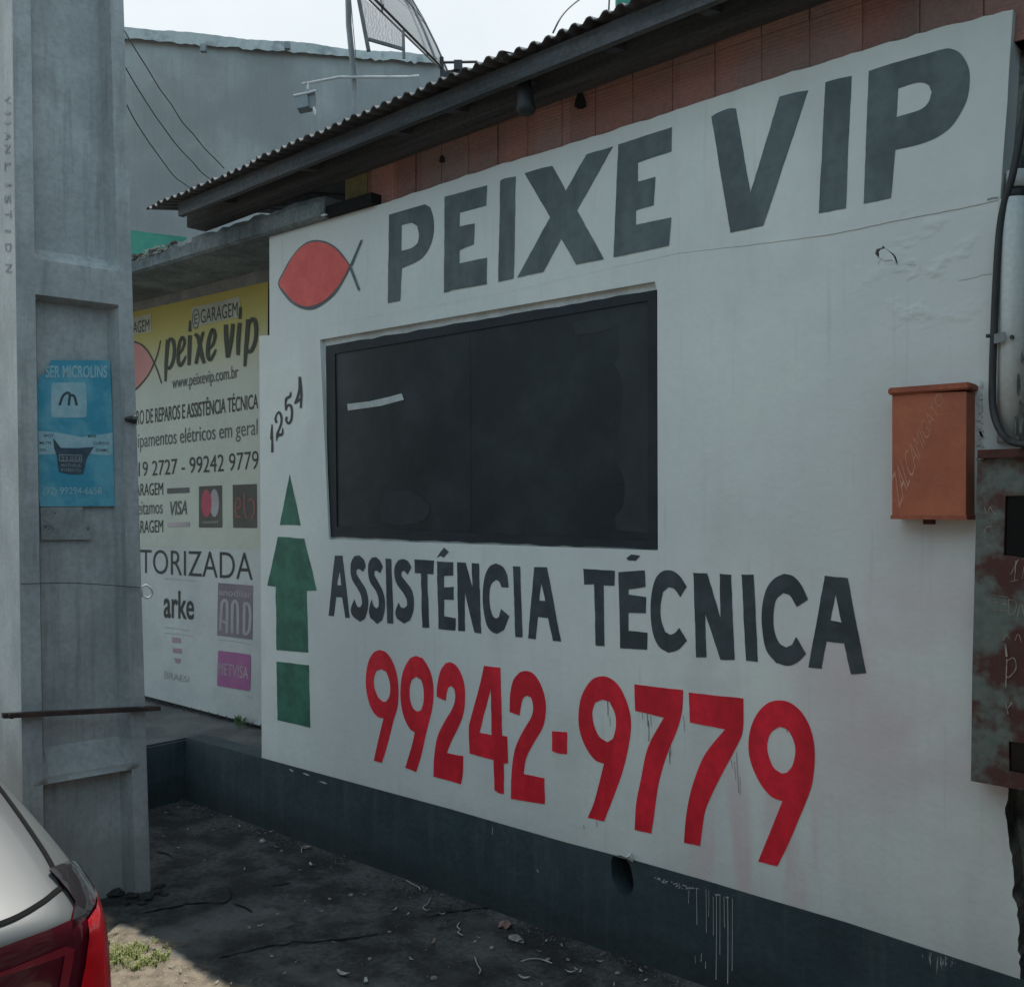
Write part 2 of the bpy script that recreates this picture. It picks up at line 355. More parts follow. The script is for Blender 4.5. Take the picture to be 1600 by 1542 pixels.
def banner_yellow():
    m = mat('yellow_to_white_vinyl', (.47, .495, .43), (.42, .45, .40), scale=2, fine=.05, rough=.6, bump=.05, lump=.3)
    N = m.node_tree.nodes; K = m.node_tree.links; b = N['Principled BSDF']
    src = b.inputs['Base Color'].links[0].from_socket
    geo = N.new('ShaderNodeNewGeometry'); sx = N.new('ShaderNodeSeparateXYZ'); K.new(geo.outputs['Position'], sx.inputs[0])
    r = N.new('ShaderNodeMapRange'); r.interpolation_type = 'SMOOTHSTEP'; r.inputs[1].default_value = 2.52; r.inputs[2].default_value = 3.0
    K.new(sx.outputs[2], r.inputs[0])
    nz = N.new('ShaderNodeTexNoise'); nz.inputs['Scale'].default_value = 2.4; K.new(geo.outputs['Position'], nz.inputs['Vector'])
    y = N.new('ShaderNodeMix'); y.data_type = 'RGBA'; K.new(nz.outputs[0], y.inputs[0])
    y.inputs[6].default_value = (.46, .41, .09, 1); y.inputs[7].default_value = (.36, .30, .07, 1)
    x = N.new('ShaderNodeMix'); x.data_type = 'RGBA'; K.new(r.outputs[0], x.inputs[0]); K.new(src, x.inputs[6]); K.new(y.outputs[2], x.inputs[7])
    K.new(x.outputs[2], b.inputs['Base Color'])
    return m
M['yellow_banner'] = banner_yellow()

def wall_stains(m):
    N = m.node_tree.nodes; K = m.node_tree.links; b = N['Principled BSDF']
    src = b.inputs['Base Color'].links[0].from_socket
    geo = N.new('ShaderNodeNewGeometry'); pos = geo.outputs['Position']
    def nz(sc_, d, st=(1, 1, 1)):
        mp = N.new('ShaderNodeMapping'); mp.inputs['Scale'].default_value = st; K.new(pos, mp.inputs['Vector'])
        n = N.new('ShaderNodeTexNoise'); n.inputs['Scale'].default_value = sc_; n.inputs['Detail'].default_value = d; K.new(mp.outputs[0], n.inputs['Vector']); return n.outputs[0]
    def mr(x, a, c, hi):
        r = N.new('ShaderNodeMapRange'); r.interpolation_type = 'SMOOTHSTEP'; r.inputs[1].default_value = a; r.inputs[2].default_value = c; r.inputs[4].default_value = hi; K.new(x, r.inputs[0]); return r.outputs[0]
    def mx(f, A, B):
        x = N.new('ShaderNodeMix'); x.data_type = 'RGBA'; K.new(f, x.inputs[0]); K.new(A, x.inputs[6]); x.inputs[7].default_value = (*B, 1); return x.outputs[2]
    def mul(a, c):
        x = N.new('ShaderNodeMath'); x.operation = 'MULTIPLY'; K.new(a, x.inputs[0]); K.new(c, x.inputs[1]); return x.outputs[0]
    col = mx(mr(nz(.75, 5), .42, .62, .55), src, (.575, .60, .60))                    # patchy repainting
    col = mx(mr(nz(3.0, 8, (1, 1, .5)), .55, .72, .35), col, (.50, .51, .50))          # dirty cloudy marks
    col = mx(mr(nz(7, 5, (5, 5, .22)), .60, .78, .30), col, (.42, .42, .41))           # rain streaks
    vd = N.new('ShaderNodeVectorMath'); vd.operation = 'DISTANCE'; K.new(pos, vd.inputs[0]); c = P(1440, 1080, 0); vd.inputs[1].default_value = (c.x, 0, c.z)
    col = mx(mul(mr(vd.outputs['Value'], .75, .1, .8), mr(nz(2.6, 6), .38, .62, 1)), col, (.60, .50, .525))   # reddish wash-down
    c = P(1180, 1330, 0); vd = N.new('ShaderNodeVectorMath'); vd.operation = 'DISTANCE'; K.new(pos, vd.inputs[0]); vd.inputs[1].default_value = (c.x, 0, c.z)
    col = mx(mul(mr(vd.outputs['Value'], .5, .05, .7), mr(nz(4, 6, (3, 3, .4)), .42, .62, 1)), col, (.60, .47, .48))
    K.new(col, b.inputs['Base Color'])
    c = P(1445, 425, 0); vd = N.new('ShaderNodeVectorMath'); vd.operation = 'DISTANCE'; K.new(pos, vd.inputs[0]); vd.inputs[1].default_value = (c.x, 0, c.z)
    hgt = mul(mr(vd.outputs['Value'], .30, .04, 1), mr(nz(10, 2.5, (1, 1, 1.3)), .48, .74, 1))
    bp = N.new('ShaderNodeBump'); bp.inputs['Strength'].default_value = .42; bp.inputs['Distance'].default_value = .016; K.new(hgt, bp.inputs['Height'])
    K.new(b.inputs['Normal'].links[0].from_socket, bp.inputs['Normal']); K.new(bp.outputs[0], b.inputs['Normal'])
wall_stains(M['wall'])

def brick_mat():
    m = mat('hollow_brick', (.42, .20, .165), (.30, .205, .185), scale=2.6, fine=.25, rough=.95, bump=.3)
    N = m.node_tree.nodes; K = m.node_tree.links; b = N['Principled BSDF']
    src = b.inputs['Base Color'].links[0].from_socket
    geo = N.new('ShaderNodeNewGeometry'); sx = N.new('ShaderNodeSeparateXYZ'); K.new(geo.outputs['Position'], sx.inputs[0])
    # per-brick shade and fine extrusion lines
    dv = N.new('ShaderNodeMath'); dv.operation = 'MULTIPLY_ADD'; K.new(sx.outputs[0], dv.inputs[0]); dv.inputs[1].default_value = 1/.1735; dv.inputs[2].default_value = 40.37
    fl = N.new('ShaderNodeMath'); fl.operation = 'FLOOR'; K.new(dv.outputs[0], fl.inputs[0])
    wn_ = N.new('ShaderNodeTexWhiteNoise'); wn_.noise_dimensions = '1D'; K.new(fl.outputs[0], wn_.inputs['W'])
    mr = N.new('ShaderNodeMapRange'); mr.inputs[3].default_value = .72; mr.inputs[4].default_value = 1.1; K.new(wn_.outputs[0], mr.inputs[0])
    hs = N.new('ShaderNodeMix'); hs.data_type = 'RGBA'; hs.blend_type = 'MULTIPLY'; hs.inputs[0].default_value = 1
    cb = N.new('ShaderNodeCombineColor'); [K.new(mr.outputs[0], cb.inputs[i]) for i in range(3)]
    K.new(src, hs.inputs[6]); K.new(cb.outputs[0], hs.inputs[7]); K.new(hs.outputs[2], b.inputs['Base Color'])
    wv = N.new('ShaderNodeTexWave'); wv.bands_direction = 'Z'; wv.inputs['Scale'].default_value = 22; wv.inputs['Distortion'].default_value = .6
    K.new(geo.outputs['Position'], wv.inputs['Vector'])
    bp = N.new('ShaderNodeBump'); bp.inputs['Strength'].default_value = .35; bp.inputs['Distance'].default_value = .003
    K.new(wv.outputs[1], bp.inputs['Height']); K.new(bp.outputs[0], b.inputs['Normal'])
    return m
M['brick'] = brick_mat()

def ground_mat():
    m = mat('stained_pavement', (.070, .074, .076), (.020, .022, .024), scale=4.5, mix=(.38, .60), fine=.6, fscale=38, rough=.95, bump=.9, bscale=55, lump=.5)
    N = m.node_tree.nodes; K = m.node_tree.links; b = N['Principled BSDF']
    src = b.inputs['Base Color'].links[0].from_socket
    geo = N.new('ShaderNodeNewGeometry')
    def nz(s, d): 
        n = N.new('ShaderNodeTexNoise'); n.inputs['Scale'].default_value = s; n.inputs['Detail'].default_value = d
        K.new(geo.outputs['Position'], n.inputs['Vector']); return n.outputs[0]
    def mr(s, a, c, lo=0., hi=1.):
        r = N.new('ShaderNodeMapRange'); r.interpolation_type = 'SMOOTHSTEP'; r.inputs[1].default_value = a; r.inputs[2].default_value = c
        r.inputs[3].default_value = lo; r.inputs[4].default_value = hi; K.new(s, r.inputs[0]); return r.outputs[0]
    def mix(f, A, B):
        x = N.new('ShaderNodeMix'); x.data_type = 'RGBA'; K.new(f, x.inputs[0])
        for i, q in ((6, A), (7, B)):
            if isinstance(q, tuple): x.inputs[i].default_value = (*q, 1)
            else: K.new(q, x.inputs[i])
        return x.outputs[2]
    # worn pale cement showing through, and small pale specks
    col = mix(mr(nz(1.3, 9), .50, .70, 0, .8), src, (.125, .128, .128))
    col = mix(mr(nz(9, 8), .56, .68, 0, .55), col, (.014, .015, .016))
    col = mix(mr(nz(85, 3), .66, .74, 0, .55), col, (.20, .20, .19))
    # bare sandy soil; sunlit contrast painted in, its edge on the eave's shadow line
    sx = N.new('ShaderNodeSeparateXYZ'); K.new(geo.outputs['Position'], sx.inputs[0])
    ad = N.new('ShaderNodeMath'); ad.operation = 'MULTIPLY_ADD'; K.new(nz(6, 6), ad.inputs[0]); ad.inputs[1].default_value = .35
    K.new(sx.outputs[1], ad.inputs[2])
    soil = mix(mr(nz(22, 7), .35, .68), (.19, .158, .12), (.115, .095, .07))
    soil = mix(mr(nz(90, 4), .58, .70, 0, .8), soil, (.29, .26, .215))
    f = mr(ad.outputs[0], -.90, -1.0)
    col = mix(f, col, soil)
    K.new(col, b.inputs['Base Color'])
    return m
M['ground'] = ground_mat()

# ------------------------------------------------------------------ ground and raised floor
def pavement():
    mb = MB()
    xs = [-900, -200, -40] + [-12 + .25*i for i in range(61)] + [15, 60, 900]
    ys = [-900, -200, -30] + [-7 + .25*i for i in range(33)] + [8, 40, 200, 900]
    idx = {}
    for j, y in enumerate(ys):
        for i, x in enumerate(xs):
            idx[i, j] = len(mb.v); mb.v.append(Vector((x, y, 0)))
    for j in range(len(ys)-1):
        for i in range(len(xs)-1): mb.f.append((idx[i,j], idx[i+1,j], idx[i+1,j+1], idx[i,j+1]))
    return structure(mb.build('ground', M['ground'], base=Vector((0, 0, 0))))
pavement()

pz = .365                                           # level of the raised floor
def wx(px, py=788, Y=0): return P(px, py, Y).x
X_corner = P(290, 1152, 0).x
X_wl = P(408, 788, 0).x

# ------------------------------------------------------------------ the painted front wall
ZW = lambda x, y: P(x, y, 0)
def wall_front():
    top = [(421, 372), (600, 318), (700, 284), (800, 252), (860, 234), (925, 214), (1000, 191), (1100, 158), (1190, 127), (1270, 103), (1345, 80), (1460, 46), (1581, 16)]
    rnd = random.Random(3); tp = []
    for a, b in zip(top[:-1], top[1:]):
        n = max(1, int((b[0]-a[0]) / 14))
        for k in range(n): tp.append((a[0]+(b[0]-a[0])*k/n, a[1]+(b[1]-a[1])*k/n + rnd.uniform(-1.3, 1.3)*(1 if a[0] > 430 else 0)))
    tp.append(top[-1])
    base_raw = [(1599, 312), (1599, 690), (1586, 720), (1577, 1236), (1571, 1262), (1575, 1300), (1582, 1345), (1583, 1400), (1590, 1420), (1594, 1531)]
    bottom = [(1475, 1492), (1319, 1441), (1200, 1406), (1100, 1376), (991, 1345), (880, 1316), (700, 1264), (560, 1226), (409, 1185)]
    base_r = []; rq = random.Random(18)
    for a, b in zip(base_raw[:-1], base_raw[1:]):
        k_ = max(1, int(abs(b[1]-a[1])/9)) if a[1] > 1230 else 1
        for k in range(k_): base_r.append((a[0]+(b[0]-a[0])*k/k_ + (rq.uniform(-2.4, 2.4) if a[1] > 1230 else 0), a[1]+(b[1]-a[1])*k/k_))
    base_r.append(base_raw[-1])
    root = thing('painted_wall', 'white painted front wall with big lettering, a fish and a black window', 'wall', (wx(1000), 0, pz))
    win = [(500, 531), (1023, 440), (1027, 455), (1028, 860), (514, 843)]
    dmg = smooth(zm(1330, 330, 5.926, [(218, 395), (235, 352), (280, 340), (292, 318), (310, 335), (345, 365), (395, 400), (420, 440), (432, 505), (405, 470), (370, 430), (320, 455), (265, 440), (235, 415)]), 60, 2)
    mb = MB()
    mb.plate([ZW(*p) for p in [(421, 366), (421, 524), (405, 525), (407, 800)] + list(reversed(bottom)) + list(reversed(base_r)) + [(1563, 312), (1563, 60)]],
             [[ZW(*p) for p in win], [ZW(*p) for p in dmg]], .10)
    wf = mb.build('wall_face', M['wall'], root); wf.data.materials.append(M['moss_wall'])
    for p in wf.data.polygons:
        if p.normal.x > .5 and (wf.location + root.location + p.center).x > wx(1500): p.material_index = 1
    # proud top band carrying the shop name
    seam = [(1562, 312), (1490, 328), (1400, 345), (1300, 366), (1180, 382), (1060, 396), (900, 432), (800, 455), (680, 478), (560, 499), (421, 524)]
    sm = []
    for a, b in zip(seam[:-1], seam[1:]):
        n = max(1, int(abs(b[0]-a[0]) / 12))
        for k in range(n): sm.append((a[0]+(b[0]-a[0])*k/n, a[1]+(b[1]-a[1])*k/n + rnd.uniform(-.5, .5)))
    sm.append(seam[-1])
    bd = MB(); bd.plate([P(x, y, -.003) for x, y in tp + [(1574, 160), (1562, 312)]] + [P(x, y, -.0006 - .0024*max(0, min(1, (x-950)/350))) for x, y in sm[1:]], (), .0028)
    # the right return of the band: thicker lip towards the corner
    bd.plate([P(x, y, -.0024) for x, y in [(1581, 16), (1562, 312), (1563, 311), (1583, 15)]], (), .2)
    bd.build('name_band', M['wall'], root)
    # light plug left in the damaged plaster
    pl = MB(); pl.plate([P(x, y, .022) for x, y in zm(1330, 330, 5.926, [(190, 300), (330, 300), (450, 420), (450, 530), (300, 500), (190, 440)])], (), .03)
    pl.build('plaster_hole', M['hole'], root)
    fl = MB()
    fl.plate([P(x, y, -.003) for x, y in zm(1330, 330, 5.926, [(256, 375), (280, 352), (296, 352), (312, 340), (345, 372), (385, 408), (398, 440), (412, 480), (380, 450), (350, 452), (318, 458), (285, 447), (258, 432)])], (), .012)
    fl.build('plaster_flake', M['wall'], root)
    # hairline cracks
    ck = MB()
    for pts in ([(995, 643), (1060, 635), (1150, 615), (1190, 600), (1210, 588), (1240, 592), (1305, 578)], [(525, 498), (560, 502), (600, 500)], [(245, 497), (270, 455)]):
        stroke(ck, zm(1330, 330, 5.926, pts), .55, lambda x, y: P(x, y, -.0012), 3)
    stroke(ck, zm(800, 0, 2, [(1485, 625), (1500, 620), (1520, 618)]), 2.5, lambda x, y: P(x, y, -.0045), 3)
    ck.build('plaster_crack', M['lintel'], root)
    # ---- window
    wr_ = MB(); wr_.plate([P(x, y, .022) for x, y in [(488, 520), (1035, 425), (1040, 872), (500, 856)]], (), .05)
    wd = wr_.build('window', M['reveal'], root)
    dk = [(509, 541)]
    rnd = random.Random(9)
    for k in range(1, 28): dk.append((509 + (1018-509)*k/28, 541 + (454-541)*k/28 + rnd.uniform(-1.2, 1.2)))
    dk += [(1025, 453), (1029, 662), (1026, 858)]
    for k in range(1, 28): dk.append((1026 + (515-1026)*k/28, 858 + (839-858)*k/28 + rnd.uniform(-1.2, 1.2)))
    dk += [(515, 839), (511, 690)]
    fr = MB(); inner = [(523, 553), (1012, 470), (1012, 845), (526, 823)]
    fr.plate([P(x, y, .012) for x, y in dk], [[P(x, y, .012) for x, y in inner]], .012)
    fr.build('window_frame', M['pane_b'], wd)
    pn = MB(); pn.plate([P(x, y, .018) for x, y in [(520, 548), (1016, 463), (1016, 850), (522, 828)]], (), .003)
    pn.build('pane', M['pane'], wd)
    ml = MB()
    ml.plate([P(x, y, .0172) for x, y in [(731, 521), (734, 520), (737, 838), (734, 838)]], (), .003)
    ml.plate([P(x, y, .0170) for x, y in [(735, 739), (975, 752), (975, 758), (735, 745)]], (), .004)
    ml.build('glazing_bar', M['pane'], wd)
    for nm, lift_, pq in (('worn_patch', .0168, zm(400, 420, 2.4242, [(1375, 215), (1375, 330), (1355, 360), (1385, 420), (1385, 560), (1365, 720), (1395, 800), (1390, 900), (1360, 940), (1370, 990), (1484, 1000), (1484, 145), (1430, 150), (1200, 205), (1210, 250), (1300, 240)])), ('worn_patch', .0166, zm(400, 420, 2.4242, [(470, 900), (490, 850), (560, 840), (620, 860), (660, 900), (640, 950), (560, 970), (480, 960)]))):
        pt = MB(); pt.plate([P(x, y, lift_) for x, y in smooth(pq, 60, 3)]); pt.build(nm, M['patch'], wd)
    tp_ = MB(); tp_.plate([P(x, y, .016) for x, y in zm(400, 420, 2.4242, [(346, 512), (430, 502), (500, 486), (552, 472), (560, 496), (470, 520), (348, 537)])])
    tp_.build('tape_strip', M['tape'], wd)

    # ---- shop name
    A = lambda x, y: P(x, y, -.0042)
    def letters(name, lst, mt, to3, label=None):
        m = MB()
        for outer, *holes in lst: m.plate([to3(*p) for p in painted(smooth(outer))], [[to3(*p) for p in painted(smooth(h))] for h in holes], .0009)
        o = m.build(name, mt, root)
        if label: o['label'] = label
        return o
    z7 = lambda pts: zm(400, 180, 2.4242, pts); zF = lambda pts: zm(760, 180, 5, pts); zG = lambda pts: zm(1090, 60, 3.5556, pts)
    letters('shop_name', [
        (z7([(503,378),(560,361),(640,338),(660,350),(672,392),(672,450),(655,505),(620,548),(552,580),(545,703),(499,712)]), z7([(551,418),(590,408),(610,420),(617,455),(612,485),(590,503),(550,515)])),
        (z7([(714,310),(875,266),(872,343),(772,370),(771,422),(828,411),(824,490),(770,512),(769,562),(874,540),(873,640),(735,664),(730,668),(711,672)]),),
        (zF([(108,512),(140,496),(230,480),(210,1275),(93,1302)]),),
        (zF([(298,455),(440,412),(515,398),(620,592),(780,308),(990,246),(708,745),(915,1125),(700,1168),(583,965),(442,1225),(240,1268),(497,800)]),),
        (zF([(1030,230),(1450,95),(1447,285),(1183,375),(1183,520),(1320,483),(1307,705),(1168,745),(1167,858),(1443,800),(1423,1020),(992,1110)]),),
        (zG([(76,436),(110,415),(170,392),(212,390),(293,858),(455,325),(540,302),(615,290),(490,665),(365,1040),(182,1080)]),),
        (zG([(710,245),(780,225),(855,210),(823,945),(673,972)]),),
        (zG([(950,183),(1050,150),(1370,60),(1410,60),(1460,85),(1500,150),(1512,220),(1502,320),(1470,400),(1410,490),(1330,550),(1230,590),(1098,620),(1073,888),(922,920)]), zG([(1115,280),(1200,252),(1250,247),(1285,262),(1300,300),(1280,360),(1230,400),(1105,438)])),
    ], M['grey_letter'], A, 'slate grey block letters PEIXE VIP')
    zE = lambda pts: zm(420, 360, 4.2105, pts)
    outer = zE([(60,352),(95,270),(140,190),(200,115),(265,72),(330,65),(400,85),(470,140),(540,238),(505,310),(440,415),(360,485),(285,522),(215,515),(150,480),(100,425)])
    inner_ = zE([(68,350),(105,270),(150,185),(210,115),(270,82),(340,78),(400,98),(460,145),(525,230),(520,255),(480,330),(420,410),(350,470),(270,500),(210,493),(155,462),(105,405)])
    fe = MB(); fe.plate([A(*p) for p in smooth(outer, 60)], (), .0009)
    fe.plate([P(*p, -.0050) for p in zE([(533,228),(603,65),(617,62),(610,85),(548,238)])])
    fe.plate([P(*p, -.0048) for p in zE([(528,248),(545,240),(600,390),(592,400),(582,388)])])
    fo = fe.build('fish_emblem', M['grey_letter'], root); fo['label'] = 'red fish emblem with a dark outline and crossed tail'
    fr_ = MB(); fr_.plate([P(*p, -.0054) for p in smooth(inner_, 60)], (), .0008); fr_.build('fish_body', M['fish_red'], fo)

    Bf = lambda x, y: P(x, y, -.0018)
    zA = lambda pts: zm(500, 840, 4, pts); zB = lambda pts: zm(900, 840, 3.2, pts)
    S1 = [(285,180),(275,140),(245,110),(215,115),(195,150),(190,205),(200,260),(235,320),(255,360),(262,410),(250,435),(232,430),(213,385),(192,445),(205,490),(250,525),(280,505),(297,450),(300,385),(285,320),(250,265),(228,225),(228,200),(245,195),(268,212)]
    S2 = [(392,182),(375,145),(350,120),(322,125),(303,160),(300,215),(312,275),(350,335),(366,385),(366,430),(352,442),(335,425),(322,385),(305,450),(313,500),(355,538),(388,515),(402,460),(405,395),(390,330),(362,275),(340,235),(340,208),(352,203),(376,222)]
    S3 = [(571,185),(550,148),(520,132),(490,140),(468,175),(464,230),(480,290),(520,345),(542,390),(543,425),(525,440),(505,435),(490,405),(470,465),(480,505),(525,536),(562,515),(582,460),(586,390),(572,325),(540,280),(510,240),(508,215),(525,205),(547,230)]
    letters('service_lettering', [
        (zA([(92,112),(140,112),(186,500),(157,500),(138,372),(100,370),(85,490),(53,487)]), zA([(122,205),(132,298),(106,295)])),
        (zA(S1),), (zA(S2),), (zA([(408,130),(444,132),(457,536),(420,534)]),), (zA(S3),),
        (zA([(590,135),(712,143),(708,228),(670,226),(681,562),(639,562),(630,222),(592,220)]),),
        (zA([(730,148),(832,153),(832,236),(775,238),(775,310),(835,306),(835,388),(775,386),(775,490),(847,503),(845,580),(740,570)]),),
        (zA([(730,124),(750,92),(775,62),(804,88),(772,124),(755,112)]),),
        (zA([(856,153),(910,156),(952,310),(948,158),(993,162),(1007,598),(965,592),(905,340),(905,583),(863,582)]),),
        (zA([(1178,310),(1170,240),(1145,185),(1100,160),(1060,180),(1030,240),(1017,340),(1020,440),(1040,540),(1070,585),(1105,600),(1150,575),(1182,490),(1130,445),(1118,495),(1100,505),(1080,490),(1062,430),(1058,350),(1070,290),(1100,262),(1120,275),(1135,310)]),),
        (zA([(1205,178),(1250,180),(1264,622),(1221,620)]),),
        (zA([(1338,183),(1418,185),(1506,648),(1455,644),(1425,502),(1362,494),(1348,634),(1300,628)]), zA([(1381,280),(1407,395),(1370,393)])),
        (zB([(36,155),(193,165),(192,240),(137,238),(142,541),(98,539),(90,232),(40,234)]),),
        (zB([(212,172),(343,163),(347,245),(262,258),(262,284),(350,297),(349,377),(262,375),(262,465),(357,475),(355,560),(220,552)]),),
        (zB([(252,102),(275,84),(320,90),(298,115),(260,113)]),),
        (zB([(553,245),(525,200),(495,172),(460,162),(425,172),(395,210),(376,290),(373,390),(385,480),(415,545),(462,575),(510,560),(554,515),(515,450),(495,475),(470,485),(445,470),(425,410),(422,340),(435,270),(462,247),(492,257),(521,297)]),),
        (zB([(585,175),(655,178),(722,400),(718,180),(775,185),(792,610),(722,610),(645,378),(651,598),(600,598)]),),
        (zB([(827,184),(887,184),(908,620),(850,614)]),),
        (zB([(1160,308),(1125,235),(1085,192),(1040,180),(990,205),(950,260),(930,350),(930,450),(950,560),(1000,625),(1060,640),(1110,620),(1150,580),(1100,495),(1080,535),(1050,548),(1015,525),(990,460),(987,380),(1000,310),(1035,276),(1070,290),(1103,346)]),),
        (zB([(1243,190),(1358,202),(1450,676),(1374,682),(1340,528),(1253,518),(1227,654),(1162,648)]), zB([(1298,282),(1327,424),(1272,413)])),
    ], M['dark_letter'], Bf, 'charcoal block letters ASSISTÊNCIA TÉCNICA')
    zC = lambda pts: zm(560, 1000, 5, pts); zD = lambda pts: zm(840, 1040, 3.478, pts)
    letters('phone_number', [
        (zC([(165,75),(215,95),(265,165),(300,270),(312,400),(305,520),(275,620),(240,760),(210,870),(182,958),(120,940),(150,800),(195,612),(140,590),(90,510),(60,380),(60,260),(80,160),(120,95)]), zC([(175,225),(215,245),(240,310),(248,380),(240,440),(215,480),(190,480),(150,440),(122,360),(122,290),(140,240)])),
        (zC([(450,122),(500,140),(550,220),(580,320),(585,440),(570,560),(530,720),(490,900),(450,1030),(365,995),(415,830),(440,720),(400,690),(355,600),(330,480),(330,350),(350,240),(400,145)]), zC([(450,285),(490,310),(508,380),(508,480),(490,545),(460,558),(425,530),(402,460),(400,370),(415,310)])),
        (zC([(610,440),(615,350),(640,240),(680,180),(715,170),(760,195),(805,270),(830,370),(830,500),(815,590),(780,680),(730,780),(690,880),(760,895),(818,905),(815,1040),(800,1125),(700,1095),(585,1065),(590,920),(615,760),(670,640),(730,540),(755,460),(750,390),(725,355),(700,370),(688,420),(682,475)]),),
        (zC([(980,200),(1108,215),(1122,745),(1162,752),(1168,960),(1135,965),(1135,1200),(1100,1195),(1062,1170),(1055,935),(868,885),(862,690),(880,600),(945,360)]), zC([(1033,375),(1040,740),(945,722)])),
        (zC([(1180,560),(1185,420),(1210,310),(1260,250),(1310,240),(1370,265),(1425,350),(1460,470),(1460,590),(1435,690),(1370,800),(1310,920),(1290,1045),(1370,1060),(1453,1078),(1455,1280),(1320,1260),(1190,1238),(1195,1050),(1220,860),(1280,720),(1350,600),(1365,520),(1350,450),(1315,432),(1285,455),(1268,520),(1258,588)]),),
        (zD([(78,355),(160,360),(160,480),(110,475),(78,462)]),),
        (zD([(345,57),(395,68),(445,115),(485,200),(506,290),(500,400),(465,560),(420,690),(360,845),(272,825),(310,730),(360,532),(310,510),(260,440),(228,350),(222,260),(240,160),(290,80)]), zD([(350,183),(390,195),(420,260),(425,330),(410,395),(380,415),(335,385),(305,320),(297,250),(312,200)])),
        (zD([(525,100),(790,132),(785,240),(760,340),(715,450),(680,550),(655,650),(640,750),(630,830),(617,910),(527,890),(535,750),(560,620),(600,440),(685,282),(530,245)]),),
        (zD([(820,145),(1118,178),(1115,350),(1080,440),(1010,570),(945,700),(910,790),(895,880),(882,978),(795,960),(805,830),(830,690),(880,540),(930,450),(1018,345),(828,308)]),),
        (zD([(1320,188),(1380,205),(1440,260),(1485,350),(1505,460),(1500,580),(1480,680),(1420,830),(1360,970),(1302,1088),(1198,1062),(1260,910),(1330,735),(1270,710),(1210,640),(1160,530),(1145,430),(1160,330),(1200,250),(1255,200)]), zD([(1315,330),(1360,350),(1392,410),(1400,470),(1385,540),(1355,580),(1325,585),(1280,550),(1250,470),(1250,410),(1270,360)])),
    ], M['red_letter'], Bf, 'red brush numbers 99242-9779')
    for x0, y0, x1, y1, ww in [(595,262,599,330,.9),(603,300,604,410,.8),(612,270,618,330,.6),(568,255,570,290,.6),(380,192,382,272,.9),(392,280,393,330,.5),(715,458,718,530,.9),(722,440,722,490,.6),(790,270,800,360,.5),(1080,470,1092,690,.6),(1068,520,1076,620,.5),(1052,510,1058,560,.5),(320,845,322,875,.7),(250,865,252,890,.6),(1100,600,1100,700,.5),(1352,340,1356,365,.6)]:
        rd = MB(); stroke(rd, zm(840, 1040, 3.478, [(x0, y0), ((x0+x1)/2+1, (y0+y1)/2), (x1, y1)]), ww, lambda x, y: P(x, y, -.0022), 2); rd.build('paint_run', M['rust_dark'], root)
    nb = MB(); zH = lambda pts: zm(400, 570, 8.117, pts); s_ = 1/8.117
    k3 = lambda dx: (lambda x, y: P(x, y, -.0018 - dx))
    nb.plate([k3(0)(*p) for p in zH([(195,750),(210,760),(216,920),(222,1100),(210,1118),(190,1110),(192,960),(178,940),(182,860)])])
    stroke(nb, zH([(262,735),(246,690),(262,630),(292,602),(318,650),(322,720),(300,800),(268,880),(262,965)]), [34*s_,28*s_,22*s_,28*s_,30*s_,28*s_,26*s_,28*s_,14*s_], k3(0))
    stroke(nb, zH([(262,930),(285,890),(330,880),(338,800)]), [20*s_,40*s_,30*s_,12*s_], k3(.0003))
    stroke(nb, zH([(440,345),(430,400),(385,430),(374,500),(378,580)]), [16*s_,34*s_,34*s_,24*s_,22*s_], k3(0))
    stroke(nb, zH([(380,570),(400,515),(440,520),(455,600),(445,700),(410,745),(382,700),(390,660)]), [20*s_,26*s_,32*s_,28*s_,30*s_,28*s_,28*s_,30*s_], k3(.0003))
    stroke(nb, zH([(550,150),(552,300),(530,400),(492,495)]), [26*s_,34*s_,34*s_,26*s_], k3(0))
    stroke(nb, zH([(490,490),(540,455),(590,380)]), [28*s_,24*s_,14*s_], k3(.0003))
    stroke(nb, zH([(560,155),(575,350),(566,548)]), [20*s_,26*s_,28*s_], k3(.0006))
    no = nb.build('house_number', M['black_paint'], root); no['label'] = 'small black slanting house number 1254'
    z5 = lambda pts: zm(200, 820, 3.506, pts)
    for pl_ in (zm(200, 420, 3.506, [(885,1125),(945,1405),(832,1403)]), z5([(820,65),(965,75),(1033,358),(978,360),(987,698),(813,685),(808,338),(763,333)]), z5([(813,748),(990,768),(998,1110),(818,1068)])):
        ar = MB(); ar.plate([Bf(*p) for p in painted(pl_)], (), .0009); ar.build('arrow_piece', M['green'], root)
    oy = MB(); oy.plate([P(x, y, -.0016) for x, y in zm(700, 1200, 3.2, [(-70,186),(0,203),(100,232),(300,290),(450,330),(600,372),(650,388),(600,388),(480,370),(330,338),(150,285),(60,255),(-40,212)])])
    oy.build('old_paint_line', M['old_paint'], root)
    return root
wall = wall_front()

